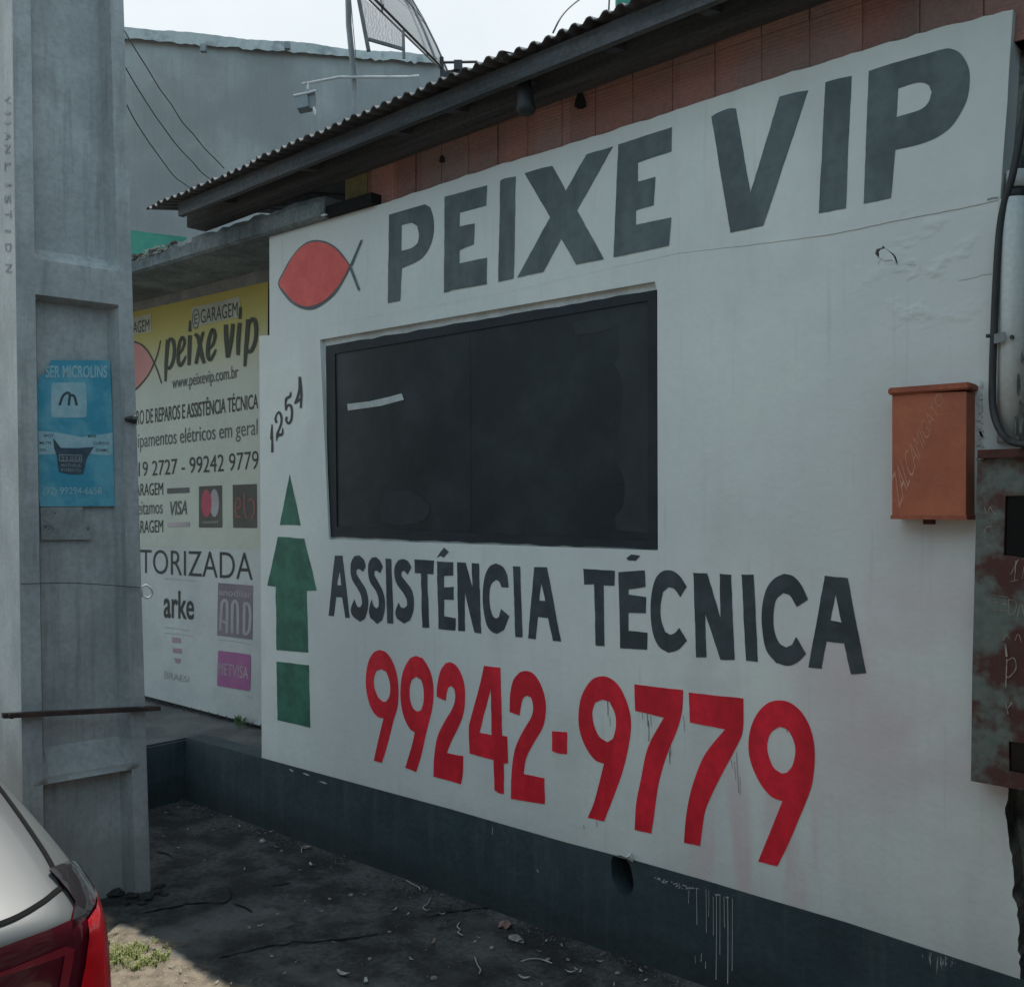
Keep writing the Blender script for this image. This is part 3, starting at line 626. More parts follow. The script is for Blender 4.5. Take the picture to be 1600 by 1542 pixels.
# ---- plinth under the wall, with the raised floor behind it
def plinth():
    root = thing('plinth', 'dark teal painted plinth with white paint drips along the foot of the white wall', 'plinth', (wx(1000), 0, 0))
    bottom = [(1750, 1577), (1594, 1530), (1475, 1491), (1319, 1440), (1200, 1405), (1100, 1375), (991, 1344), (880, 1315), (700, 1263), (560, 1225), (409, 1184), (350, 1168), (290, 1152)]
    hole = smooth(zm(700, 1200, 3.2, [(818,450),(850,436),(880,445),(895,460),(915,500),(928,590),(905,640),(880,645),(845,600),(820,540)]), 70, 3)
    X0, X1 = P(290, 1152, 0).x, P(1750, 1577, 0).x
    tops = [P(x, y, -.004) for x, y in bottom]
    rnd = random.Random(2)
    mb = MB(); mb.plate(tops + [Vector((X0, -.004, -.02)), Vector((X1, -.004, -.02))], [[P(x, y, -.004) for x, y in hole]], .12)
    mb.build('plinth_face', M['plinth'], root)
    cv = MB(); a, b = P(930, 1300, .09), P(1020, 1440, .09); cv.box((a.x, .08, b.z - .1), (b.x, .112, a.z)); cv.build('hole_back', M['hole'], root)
    fp = MB(); fp.add([P(*p, -.012) for p in zm(700, 1200, 3.2, [(885,445),(918,418),(925,470)])] + [P(*p, -.03) for p in zm(700, 1200, 3.2, [(905,440)])], [(0,1,3),(1,2,3),(0,3,2)])
    fp.build('broken_flake', M['wall'], root)
    zz = lambda pts: zm(700, 1200, 3.2, pts); q = lambda x, y: P(x, y, -.0055)
    for x, y0, y1, ww in [(1242,598,782,2),(1205,610,675,1.6),(1290,605,820,1.6),(1304,610,742,1.4),(1326,640,836,1.6),(1342,628,1056,2.2),(1360,632,930,1.8),(1380,640,795,1.8),(1398,640,1076,2.6),(1422,650,1012,1.8),(1268,925,965,2),(1288,965,1000,2),(1236,935,975,1.3),(222,295,330,1.5)]:
        dr = MB(); stroke(dr, zz([(x, y0), (x+rnd.uniform(-2,2), (y0+y1)/2), (x+rnd.uniform(-3,3), y1)]), [ww*.5, ww*.42, ww*.55], q, 3); dr.build('paint_drip', M['drip'], root)
    dr = MB()
    for k in range(70):
        t = rnd.random(); x = 1028 + 222*t; y = 540 + 62*t + rnd.uniform(0, 26)*math.sin(t*3.0+.2); s = rnd.uniform(2, 6)
        dr.plate([q(*p) for p in zz([(x-s, y), (x, y-s*.6), (x+s, y+.5), (x+s*.3, y+s*.7)])])
    dr.plate([P(*p, -.0058) for p in zz([(1335,628),(1362,630),(1362,636),(1337,634)])]); dr.plate([P(*p, -.0058) for p in zz([(1388,641),(1404,643),(1403,650),(1390,648)])])
    for k in range(26):
        x = rnd.gauss(1468, 14); y = 1490 + (x-1468)*.28 + rnd.uniform(0, 12); l = rnd.uniform(3, 26)*math.exp(-abs(x-1464)/18)
        stroke(dr, [(x, y), (x+rnd.uniform(-.6, .6), y+l*.5), (x+rnd.uniform(-1, 1), y+l)], [.3, rnd.uniform(.4, 1.3), .2], q, 2)
    for x, y, s in [(478,1209,6),(505,1222,7),(455,1203,4),(840,1360,2)]:
        dr.plate([q(*p) for p in [(x-s, y-2), (x, y-1.5), (x+s, y+2), (x+s*.4, y+2.6), (x-s*.5, y)]])
    dr.build('paint_smear', M['drip'], root)
plinth()

def floor_slab():
    xl = -12.0
    mb = MB(); mb.plate([Vector((x, y, pz)) for x, y in [(xl, -1.6), (X_corner, -1.6), (X_corner, .117), (X_corner + 3.2, .117), (X_corner + 3.2, .9), (xl, .9)]], (), .385, Vector((0, 0, -1)))
    o = mb.build('raised_floor', M['platform'])
    bm = bmesh.new(); bm.from_mesh(o.data); bmesh.ops.bevel(bm, geom=[e for e in bm.edges if e.calc_face_angle(0) > .5], offset=.012, segments=2, affect='EDGES'); bm.to_mesh(o.data); bm.free()
    o.data.materials.append(M['plinth'])
    for p in o.data.polygons:
        if abs(p.normal.z) < .6: p.material_index = 1
    return tag(o, 'raised grey cement floor slab with dark painted edges below the banners', 'floor slab')
floor_slab()

# ------------------------------------------------------------------ garage front with its banners
YB = .42
def garage():
    root = thing('garage_front', 'shaded garage front with a grey lintel behind the hanging banners', 'garage', (-7.5, .5, pz))
    x1 = wx(480, 788, .5)
    m = MB(); m.box((-13, .46, pz), (x1, .6, 3.06)); m.build('garage_door', M['metal_dark'], root)
    m = MB(); m.box((-13, .425, 3.062), (x1, .6, 3.19)); m.build('lintel', M['lintel'], root)
garage()

def banners():
    B = lambda lift: (lambda x, y: P(x, y, YB - lift))
    xl = P(120, 788, YB).x
    def sheet(top, bot, Y, nx=40, nz=24, ph=0.0):
        """A hanging vinyl sheet between two px lines, slightly slack."""
        m = MB(); idx = {}
        for j in range(nz+1):
            for i in range(nx+1):
                u, v = i/nx, j/nz
                a = P(top[0][0]+(top[1][0]-top[0][0])*0, top[0][1], Y)
                tl, tr, bl, br = P(*top[0], Y), P(*top[1], Y), P(*bot[0], Y), P(*bot[1], Y)
                p = (tl*(1-u)+tr*u)*(1-v) + (bl*(1-u)+br*u)*v
                p = p + Vector((0, .0012*math.sin(9*u+3*v+ph)*math.sin(math.pi*v), 0))
                idx[i, j] = len(m.v); m.v.append(p)
        for j in range(nz):
            for i in range(nx): m.f.append((idx[i,j], idx[i,j+1], idx[i+1,j+1], idx[i+1,j]))
        return m
    up = thing('banner', 'yellow and white repair shop banner with the fish logo and card signs', 'banner', P(300, 856, YB))
    sheet([(100, 512), (419, 440)], [(100, 854), (416, 859)], YB).build('banner_sheet', M['yellow_banner'], up, flat=False)
    z1 = lambda pts: zm(200, 440, 7.2727, pts); z2 = lambda pts: zm(200, 600, 6.427, pts); z3 = lambda pts: zm(200, 840, 5.9318, pts)
    T1 = B(.0026); T2 = B(.0032)
    for q in ([(722,300),(1268,172),(1278,400),(722,528)], [(-120,470),(260,360),(262,570),(-120,640)]):
        st = MB(); st.plate([B(.0020)(*p) for p in z1(q)]); st.build('sticker', M['sticker'], up)
    def line(txt, quad, to3, mt, par=up, bold=0.0, italic=0.0, name='printed_line'):
        m = MB(); text_on(m, txt, quad, to3, bold, italic); return m.build(name, mt, par)
    line('GARAGEM', z1([(825,322),(1246,228),(1246,392),(825,478)]), T2, M['ink']); line('GARAGEM', z1([(-75,482),(243,425),(243,560),(-75,622)]), T2, M['ink'])
    tx = MB(); text_on(tx, 'E', z1([(752,375),(792,365),(792,478),(752,490)]), T2, .01)
    n = 40; c = (770, 425); rx, ry = 43, 114
    a = z1([(c[0]+rx*math.cos(2*math.pi*k/n), c[1]+ry*math.sin(2*math.pi*k/n)-.2*rx*math.cos(2*math.pi*k/n)) for k in range(n)])
    b = z1([(c[0]+(rx-9)*math.cos(2*math.pi*k/n), c[1]+(ry-12)*math.sin(2*math.pi*k/n)-.2*rx*math.cos(2*math.pi*k/n)) for k in range(n)])
    tx.plate([T2(*p) for p in a], [[T2(*p) for p in b]]); tx.build('no_parking_symbol', M['ink_soft'], up)
    line('CENTRO DE REPAROS E ASSISTÊNCIA TÉCNICA', z2([(-62,250),(1305,57),(1305,247),(-62,433)]), T1, M['ink'], bold=.007)
    line('19 2727 - 99242 9779', z2([(105,785),(1310,668),(1310,855),(105,928)]), T1, M['ink'], bold=-.003)
    line('GARAGEM', z2([(25,1005),(350,987),(350,1113),(25,1125)]), T1, M['ink']); line('GARAGEM', z2([(25,1375),(350,1362),(350,1488),(25,1500)]), T1, M['ink'])
    line('www.peixevip.com.br', z1([(500,1085),(1250,948),(1250,1140),(500,1262)]), T1, M['ink_soft'], bold=.002)
    line('Equipamentos elétricos em geral', z2([(-30,513),(1300,350),(1300,560),(-30,700)]), T1, M['ink_soft'], bold=-.002)
    line('aceitamos', z2([(25,1185),(345,1172),(345,1300),(25,1318)]), T1, M['ink_soft'], bold=-.002)
    line('VISA', z2([(420,1178),(590,1165),(590,1308),(425,1320)]), T1, M['ink_soft'], bold=.012, italic=.25)
    tx = MB(); tx.plate([T1(*p) for p in z2([(392,1048),(613,1038),(613,1090),(392,1100)])]); tx.build('card_bar', M['ink_soft'], up)
    br = MB(); s_ = 1/7.2727; Z = [B(.0030 + .0002*k) for k in range(16)]; k = 0
    for pts, ww in [
        ([(452,660),(440,800),(430,950),(424,1135)], [50,46,40,26]), ([(440,720),(475,655),(512,680),(525,780),(508,910),(468,985),(440,965)], [24,38,44,40,40,40,26]),
        ([(575,835),(615,770),(640,690),(618,635),(585,690),(568,810),(570,915),(592,955),(628,905),(655,845)], [20,30,32,38,36,40,42,40,32,18]),
        ([(700,610),(695,780),(690,950)], [44,46,36]), ([(705,445),(698,570)], [26,34]),
        ([(760,595),(795,640),(815,740),(838,850),(862,930)], [40,46,46,46,38]), ([(852,570),(822,680),(795,800),(768,935)], [30,36,40,36]),
        ([(915,775),(965,705),(985,610),(960,545),(925,620),(905,740),(905,850),(928,890),(968,830),(995,770)], [20,32,36,40,40,44,44,40,32,18]),
        ([(1108,490),(1112,640),(1128,865)], [48,50,40]), ([(1188,480),(1172,640),(1135,860)], [42,44,36]),
        ([(1266,470),(1250,640),(1245,835)], [44,46,36]), ([(1274,290),(1266,425)], [26,32]),
        ([(1362,430),(1350,600),(1335,780),(1322,965)], [50,48,42,28]), ([(1362,500),(1405,425),(1442,460),(1452,560),(1440,680),(1400,780),(1365,800),(1345,760)], [24,40,46,42,42,42,36,24])]:
        stroke(br, z1(pts), [x*s_*.92 for x in ww], Z[k]); k += 1
    br.build('banner_script', M['ink_olive'], up)['label'] = 'bold brush script reading peixe vip'
    fs = MB()
    fpts = z1([(295,925),(235,810),(160,725),(70,685),(-20,690),(-110,780),(-190,960),(-110,1140),(-20,1230),(90,1222),(160,1150),(235,1050)])
    fs.plate([T1(*p) for p in smooth(fpts, 50)])
    fb = fs.build('banner_fish', M['ink_pink'], up)
    fl = MB()
    for kk, (pts, ww) in enumerate([([(70,682),(160,725),(235,810),(295,925),(340,1035),(380,1160)], [16,18,16,14,14,12]), ([(90,1224),(160,1150),(235,1050),(295,925),(340,800),(368,668)], [18,16,14,14,12,9]), ([(70,682),(-20,690),(-110,780),(-190,960),(-110,1140),(-20,1230),(90,1224)], 16)]):
        stroke(fl, z1(pts), [x*s_ for x in ww] if isinstance(ww, list) else ww*s_, B(.0036 + .0002*kk))
    fl.build('fish_outline', M['ink_olive'], fb)
    cd = MB(); cd.plate([T1(*p) for p in z2([(712,1028),(942,1018),(945,1440),(712,1440)])]); co = cd.build('card_sign', M['card_dark'], up)
    cd = MB(); cd.plate([T1(*p) for p in z2([(1050,1013),(1292,1003),(1295,1445),(1055,1442)])])
    ce = cd.build('card_sign', M['card_dark'], up)
    def ell(cx, cy, rx, ry): return z2([(cx+rx*math.cos(2*math.pi*k/32), cy+ry*math.sin(2*math.pi*k/32)) for k in range(32)])
    m = MB(); m.plate([B(.0032)(*p) for p in ell(867, 1195, 46, 140)]); text_on(m, 'mastercard', z2([(750,1368),(905,1362),(905,1396),(750,1402)]), B(.0032)); m.build('pale_disc', M['card_grey'], co)
    m = MB(); m.plate([B(.0038)(*p) for p in ell(788, 1198, 50, 140)]); m.build('red_disc', M['card_red'], co)
    m = MB(); t_ = 1/6.427
    for kk, (pts, ww) in enumerate([([(1085,1255),(1125,1230),(1125,1165),(1100,1148),(1082,1200),(1080,1290),(1098,1338),(1128,1325)], 20), ([(1168,1095),(1172,1280),(1195,1358)], 20), ([(1208,1180),(1240,1152),(1265,1200),(1266,1290),(1238,1348)], 20)]):
        stroke(m, z2(pts), ww*t_, B(.0034 + .0002*kk))
    m.build('card_word', M['card_dull'], ce)
    m = MB(); m.plate([T1(*p) for p in z2([(395,1390),(615,1385),(615,1430),(395,1435)])]); m.build('faded_strip', M['pale_pink'], up)

    lo = thing('banner', 'white lower banner lettered TORIZADA with faded maker logos', 'banner', P(300, 1100, YB))
    sheet([(100, 853), (416, 858.5)], [(100, 1054), (416, 1136)], YB - .006, ph=2).build('banner_sheet', M['vinyl'], lo, flat=False)
    U1 = B(.0084); U2 = B(.0090)
    tx = MB()
    text_on(tx, 'AUTORIZADA', z3([(-132,100),(1155,138),(1155,395),(-132,308)]), U1, -.006)
    tx.build('banner_lettering', M['ink'], lo)
    tx = MB(); text_on(tx, 'arke', z3([(330,475),(610,508),(610,762),(330,742)]), U1, .014); tx.build('maker_name', M['ink'], lo)
    m = MB()
    for q in ([(335,378),(470,386),(620,400)], [(330,828),(450,842),(575,860)], [(330,880),(450,893),(600,910)], [(830,945),(980,960),(1140,990)], [(1080,1455),(1160,1490)]): stroke(m, z3(q), .7, U1, 3)
    text_on(m, 'BRAESI', z3([(335,1232),(565,1290),(565,1342),(335,1303)]), U1, .004); m.build('faint_print', M['faint'], lo)
    m = MB(); m.plate([U1(*p) for p in z3([(835,418),(1158,443),(1152,945),(825,905)])]); mo = m.build('maker_sign', M['mauve'], lo)
    m = MB(); text_on(m, 'anodilar', z3([(842,470),(1145,492),(1145,558),(842,530)]), U2, .004)
    u_ = 1/5.9318
    for kk, (pts, ww) in enumerate([([(852,860),(862,700),(872,600),(895,578),(918,605),(915,885)], 26), ([(852,765),(915,790)], 22), ([(965,885),(968,620),(992,585),(1015,630),(1018,893)], 26), ([(1075,890),(1078,615)], 26), ([(1070,610),(1112,615),(1132,690),(1126,840),(1100,890),(1068,885)], 26)]):
        stroke(m, z3(pts), ww*u_, B(.0090+.0002*kk))
    m.build('maker_word', M['card_grey'], mo)
    m = MB(); m.plate([U1(*p) for p in smooth(z3([(835,1060),(850,1046),(1125,1082),(1138,1098),(1130,1400),(1115,1418),(838,1372),(825,1355)]), 60, 2)]); mo = m.build('maker_sign', M['magenta'], lo)
    m = MB(); text_on(m, 'METVISA', z3([(840,1152),(1118,1197),(1112,1312),(836,1264)]), U2, 0); m.build('maker_word', M['pale_pink'], mo)
    m = MB()
    for q in ([(405,920),(485,930),(490,975),(410,968)], [(415,1020),(497,1030),(497,1073),(415,1062)], [(425,1112),(490,1124),(480,1165),(440,1160)]): m.plate([U1(*p) for p in z3(q)])
    m.build('maker_symbol', M['faint_red'], lo)
    m = MB()
    for k in range(14):                             # tie cords along the hem
        x = 232 + k*13.5; y = 1092 + (x-228)*.24
        m.tube([P(x, y-4, YB-.014), P(x+.5, y+1, YB-.02), P(x, y+3, YB-.008)], .003, 6)
    m.build('tie_cord', M['rubber'], lo)
banners()

# ------------------------------------------------------------------ concrete eave slab on the left
def eave_slab():
    root = thing('concrete_eave', 'stained concrete eave slab over the garage with a crumbling upper edge', 'eave', (-7.5, .2, 3.19))
    rnd = random.Random(11)
    x0, x1 = -13.0, P(505, 330, -.05).x
    m = MB(); n = 150; rows = []
    for i in range(n+1):
        x = x0 + (x1-x0)*i/n; zt = 3.288 + .012*(x-x0)/(x1-x0) + rnd.uniform(-.012, .010)
        yf = -.05 + rnd.uniform(-.006, .006)
        rows.append([(x, .62, 3.19), (x, -.03, 3.188), (x, -.05, 3.20), (x, yf, zt-.03), (x, yf+.012, zt), (x, .62, zt+.02)])
    for i, r in enumerate(rows):
        m.v += [Vector(p) for p in r]
    for i in range(n):
        for k in range(6): m.f.append((i*6+k, i*6+(k+1) % 6, (i+1)*6+(k+1) % 6, (i+1)*6+k))
    m.f += [(5,4,3,2,1,0), tuple(n*6+k for k in range(6))]
    m.build('slab', M['slab'], root)
    c = MB()                                         # broken lime crust along the edge
    for i in range(420):
        x = x0 + 3 + (x1 - 1.4 - x0 - 3)*rnd.random(); z = 3.290 + .012*(x-x0)/(x1-x0); s = rnd.uniform(.006, .04)
        c.obox((x, -.050+rnd.uniform(-.003, .004), z+rnd.uniform(-.035, .004)), Vector((s, rnd.uniform(-.002, .002), rnd.uniform(-.004, .004))), Vector((0, .006, rnd.uniform(-.003, .003))), Vector((rnd.uniform(-.004, .004), 0, rnd.uniform(.002, .007))))
    c.build('lime_crust', M['crust'], root)
    e = MB(); xa, xb = P(505, 330, -.04).x, P(579, 330, -.04).x
    e.box((xa+.002, -.035, 3.19), (xb, .12, P(540, 313, -.035).z)); e.build('gap_shade_block', M['hole'], root)  # near-black block stands in for the shaded gap at the slab's end
    f = MB(); a = P(502, 338, -.06); f.box((a.x, -.062, a.z), (a.x+.035, -.048, a.z+.006)); f.build('metal_clip', M['bright'], root)
eave_slab()

# ------------------------------------------------------------------ bricks above the wall
def bricks():
    root = thing('brick_wall', 'red hollow brick courses showing between the white wall and the eave', 'brick wall', (-1.5, .1, 3.2))
    m = MB(); joints = [575, 617, 650, 690, 733, 778, 825, 878, 931, 989, 1051, 1118, 1190, 1266, 1348, 1437, 1537]
    xs = [P(px, 200, .03).x for px in joints]
    st_ = xs[-1]-xs[-2]
    while xs[-1] < 1.6: xs.append(xs[-1] + .1735)
    rnd = random.Random(4)
    for a, b in zip(xs[:-1], xs[1:]):
        off = rnd.uniform(-.0025, .0025)
        g0, g1 = rnd.uniform(.001, .005), rnd.uniform(.001, .005); m.box((a+g0, .03+off, 3.13), (b-g1, .14, 3.398)); m.box((a+g0, .03-off, 3.4005), (b-g1, .14, 3.53))
    m.box((xs[0], .0345, 3.13), (xs[-1], .15, 3.525))
    m.build('brick_course', M['brick'], root)
    y = MB(); xa = P(540, 300, .03).x; y.box((xa, .028, 3.13), (xs[0]-.003, .14, P(560, 272, .028).z)); y.build('painted_brick', M['mustard'], root)
    h = MB()
    for px, py, r in ((690, 249, 5), (906, 158, 11)):
        c = P(px, py, .02); vs = []; n = 12
        for k in range(n):
            q = 2*math.pi*k/n; vs.append(P(px + r*(1+.3*math.sin(3*q))*math.cos(q)*.7, py + r*1.4*math.sin(q)*(1+.2*math.cos(2*q)), .022))
        h.plate(vs, (), .004)
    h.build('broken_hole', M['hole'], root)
bricks()

# ------------------------------------------------------------------ corrugated roof
EA, EB = P(230, 326, -.30), P(960, 14, -.30)
def eave_z(x): return EA.z + (EB.z - EA.z) * (x - EA.x) / (EB.x - EA.x)
SL = math.tan(math.radians(11))
def roof():
    root = thing('corrugated_roof', 'dark corrugated roof with wooden eave boards above the brick courses', 'roof', (-2, 0, 3.5))
    pitch = .0668; A = .0105; n = 10
    xend = 2.2; xs0 = EA.x; seams = [EA.x, EA.x + 1.02, EA.x + 2.65, EA.x + 4.3, EA.x + 5.9, xend]
    rnd = random.Random(8)
    for si, (a, b) in enumerate(zip(seams[:-1], seams[1:])):
        m = MB(); cnt = int((b-a+.05)/pitch*n); dz = .004*(si % 2); yo = rnd.uniform(-.02, .015) - .008*(si % 2)
        ys = [-.30+yo, -.05, 1.5, 4.2]
        for i in range(cnt+1):
            x = a + (b-a+.05)*i/cnt; h = A*math.sin(2*math.pi*(x-EA.x)/pitch); h = max(-A*.8, min(A*.9, h*1.25))
            if i % n == 0: ej = rnd.uniform(-.010, .008); ez = rnd.uniform(-.002, .002)
            h += ez
            ys[0] = -.30 + yo + ej
            for y in ys: m.v.append(Vector((x, y, eave_z(x) + h + dz + (y+.30)*SL)))
            for y in ys: m.v.append(Vector((x, y, eave_z(x) + h + dz - .005 + (y+.30)*SL)))
        K_ = len(ys); W = 2*K_
        for i in range(cnt):
            o, q = i*W, (i+1)*W
            for k in range(K_-1):
                m.f.append((o+k, q+k, q+k+1, o+k+1)); m.f.append((o+K_+k, o+K_+k+1, q+K_+k+1, q+K_+k))
            m.f.append((o, o+K_, q+K_, q)); m.f.append((o+K_-1, q+K_-1, q+2*K_-1, o+2*K_-1))
        m.build('roof_sheet', M['roof'], root)
    xb0 = P(290, 330, -.24).x
    def beam(name, y0, y1, dz0, dz1, x0, x1=2.2):
        m = MB(); vs = []
        for x in (x0, x1):
            z = eave_z(x)
            vs += [(x, y0, z+dz0), (x, y1, z+dz0), (x, y1, z+dz1), (x, y0, z+dz1)]
        m.add(vs, [(0,1,2,3), (7,6,5,4), (0,4,5,1), (1,5,6,2), (2,6,7,3), (3,7,4,0)]); m.build(name, M['wood'], root)
    beam('eave_board', -.255, -.225, -.088, -.014, EA.x + .25)
    beam('wall_plate', -.10, .02, -.082, -.012, P(292, 340, -.10).x)
    for px in (340, 470, 612, 700, 812, 945, 1095, 1250, 1420, 1590, 1800):
        x = P(px, 200, -.2).x; z = eave_z(x)
        m = MB(); vs = []
        for y in (-.215, 3.8):
            zz = z - .014 + (y+.30)*SL
            vs += [(x-.025, y, zz-.075), (x+.025, y, zz-.075), (x+.025, y, zz-.004), (x-.025, y, zz-.004)]
        m.add(vs, [(0,1,2,3), (7,6,5,4), (0,4,5,1), (1,5,6,2), (2,6,7,3), (3,7,4,0)]); m.build('rafter', M['wood'], root)
roof()

def eave_lamp():
    c = P(820, 125, -.17); b = P(822, 178, -.17)
    root = thing('eave_lantern', 'small dark lantern hanging under the eave against the bricks', 'lantern', b)
    m = MB(); r0 = .028
    m.tube([c + Vector((0, 0, -.005)), c + Vector((0, 0, -.05)), c*.35+b*.65, b + Vector((0, 0, .02)), b], [r0*.9, r0*1.2, r0*1.2, r0*1.45, r0*1.1], 16); m.build('lantern_body', M['metal_dark'], root, flat=False)
    m = MB(); m.tube([c + Vector((0, 0, .06)), c + Vector((0, 0, -.006))], .011, 10); m.build('hanger', M['metal_dark'], root)
    m = MB(); m.tube([P(800, 118, -.17), P(801, 136, -.17)], .006, 8); m.bar(P(800, 120, -.17), c + Vector((0, 0, -.02)), .008, .008); m.build('bracket', M['galv'], root)
eave_lamp()

def sag(a, b, s, n=14):
    a, b = Vector(a), Vector(b); return [a.lerp(b, i/n) + Vector((0, 0, -s*4*(i/n)*(1-i/n))) for i in range(n+1)]

# ------------------------------------------------------------------ meter boxes, cable and pipe
def meter_box():
    y = -.085
    root = thing('meter_box', 'small orange meter box scratched with writing on the white wall', 'meter box', P(1455, 805, y/2))
    f = [(1394, 615), (1510, 612), (1509, 807), (1394, 806)]
    m = MB(); q = [P(*p, y) for p in f]; m.plate(q, (), .084)
    o = m.build('box_body', M['meter'], root)
    m = MB(); a, b = P(1391, 605, y), P(1514, 599, y)
    m.box((a.x-.004, y-.012, P(1392, 617, y).z), (b.x+.003, -.003, (a.z+b.z)/2)); o = m.build('box_lid', M['meter_side'], root)
    bm = bmesh.new(); bm.from_mesh(o.data); bmesh.ops.bevel(bm, geom=list(bm.edges), offset=.004, segments=2, affect='EDGES'); bm.to_mesh(o.data); bm.free()
    m = MB(); a, b = P(1393, 807, y), P(1510, 808, y); m.box((a.x-.002, y-.003, a.z-.008), (b.x+.002, -.003, a.z+.004)); m.build('box_base', M['meter_side'], root)
    m = MB(); c = P(1452, 812, y*.5); m.box((c.x-.015, c.y-.012, c.z-.014), (c.x+.015, c.y+.012, c.z+.012)); m.build('latch', M['rust_dark'], root)
    m = MB(); T = lambda x, y_: P(x, y_, y-.0008)
    text_on(m, 'ZALCAMIGATO', [(1393, 745), (1466, 612), (1476, 622), (1405, 795)], T, -.014); m.build('scratched_writing', M['scratch'], root)
    m = MB(); rnd = random.Random(6)
    for k in range(16):                             # torn plaster around the box
        x, yy = rnd.uniform(1526, 1536), rnd.uniform(598, 715); c = P(x, yy, 0); s = rnd.uniform(.003, .008)
        m.obox(c + Vector((0, -.002, 0)), Vector((s*.7, 0, rnd.uniform(-.004, .004))), Vector((0, .003, 0)), Vector((rnd.uniform(-.004, .004), 0, s*1.3)))
    m.build('plaster_crumbs', M['reveal'], root)
meter_box()

def meter_panel():
    y = -.10
    root = thing('meter_cabinet', 'tall rusty meter cabinet with two black windows at the wall corner', 'meter cabinet', P(1640, 1230, y/2))
    m = MB(); xr = 1800; k = lambda x, y0, s: y0 + (x-1517)*s
    out = [(1527, 718), (1524, 850), (1519, 1050), (1517, 1220), (xr, 1270), (xr, 700)]
    w1 = [(1571, 775), (1690, 772), (1690, 885), (1568, 867)]; w2 = [(1576, 1158), (1690, 1172), (1690, 1228), (1577, 1205)]
    m.plate([P(*p, y) for p in out], [[P(*p, y) for p in w1], [P(*p, y) for p in w2]], .099); m.build('cabinet_body', M['rust'], root)
    for q in (w1, w2):
        g = MB(); g.plate([P(*p, y+.012) for p in [(q[0][0]-4, q[0][1]-4), (q[1][0]+4, q[1][1]-4), (q[2][0]+4, q[2][1]+4), (q[3][0]-4, q[3][1]+4)]], (), .004); g.build('cabinet_window', M['black_glass'], root)
    m = MB(); a, b = P(1527, 703, y-.02), P(xr, 690, y-.02); c = P(1527, 716, y-.02)
    m.box((a.x, y-.02, c.z), (b.x, -.003, a.z)); m.build('cabinet_hood', M['rust_dark'], root)
    m = MB(); s_ = 1/2.8; T = lambda d: (lambda x, yy: P(x, yy, y-.0008-d))
    zq = lambda pts: zm(1500, 690, 2.8, pts)
    for i, (pts, ww) in enumerate([([(105,285),(118,318),(130,285),(140,300),(155,318)], 5), ([(160,370),(115,375),(105,410),(120,425)], 4), ([(120,455),(150,450)], 3),
            ([(255,515),(222,580)], 7), ([(245,520),(238,612)], 7), ([(220,612),(255,605)], 5), ([(280,545),(272,600)], 6), ([(145,670),(212,680)], 4), ([(150,700),(205,712)], 4), ([(148,735),(210,740)], 4),
            ([(212,690),(215,760)], 5), ([(212,690),(245,700),(240,745),(215,760)], 5), ([(250,765),(268,705),(280,760)], 5), ([(190,870),(205,845),(220,870)], 4), ([(240,870),(255,840),(270,880)], 4),
            ([(200,1075),(205,950)], 8), ([(205,960),(235,945),(245,990),(215,1030),(200,1025)], 8), ([(198,885),(204,940)], 14), ([(200,1145),(210,1190)], 9), ([(228,1140),(205,1170)], 8)]):
        stroke(m, zq(pts), ww*s_*.6, T(.0002*i), 3)
    m.build('scratched_writing', M['scratch_w'], root)
meter_panel()

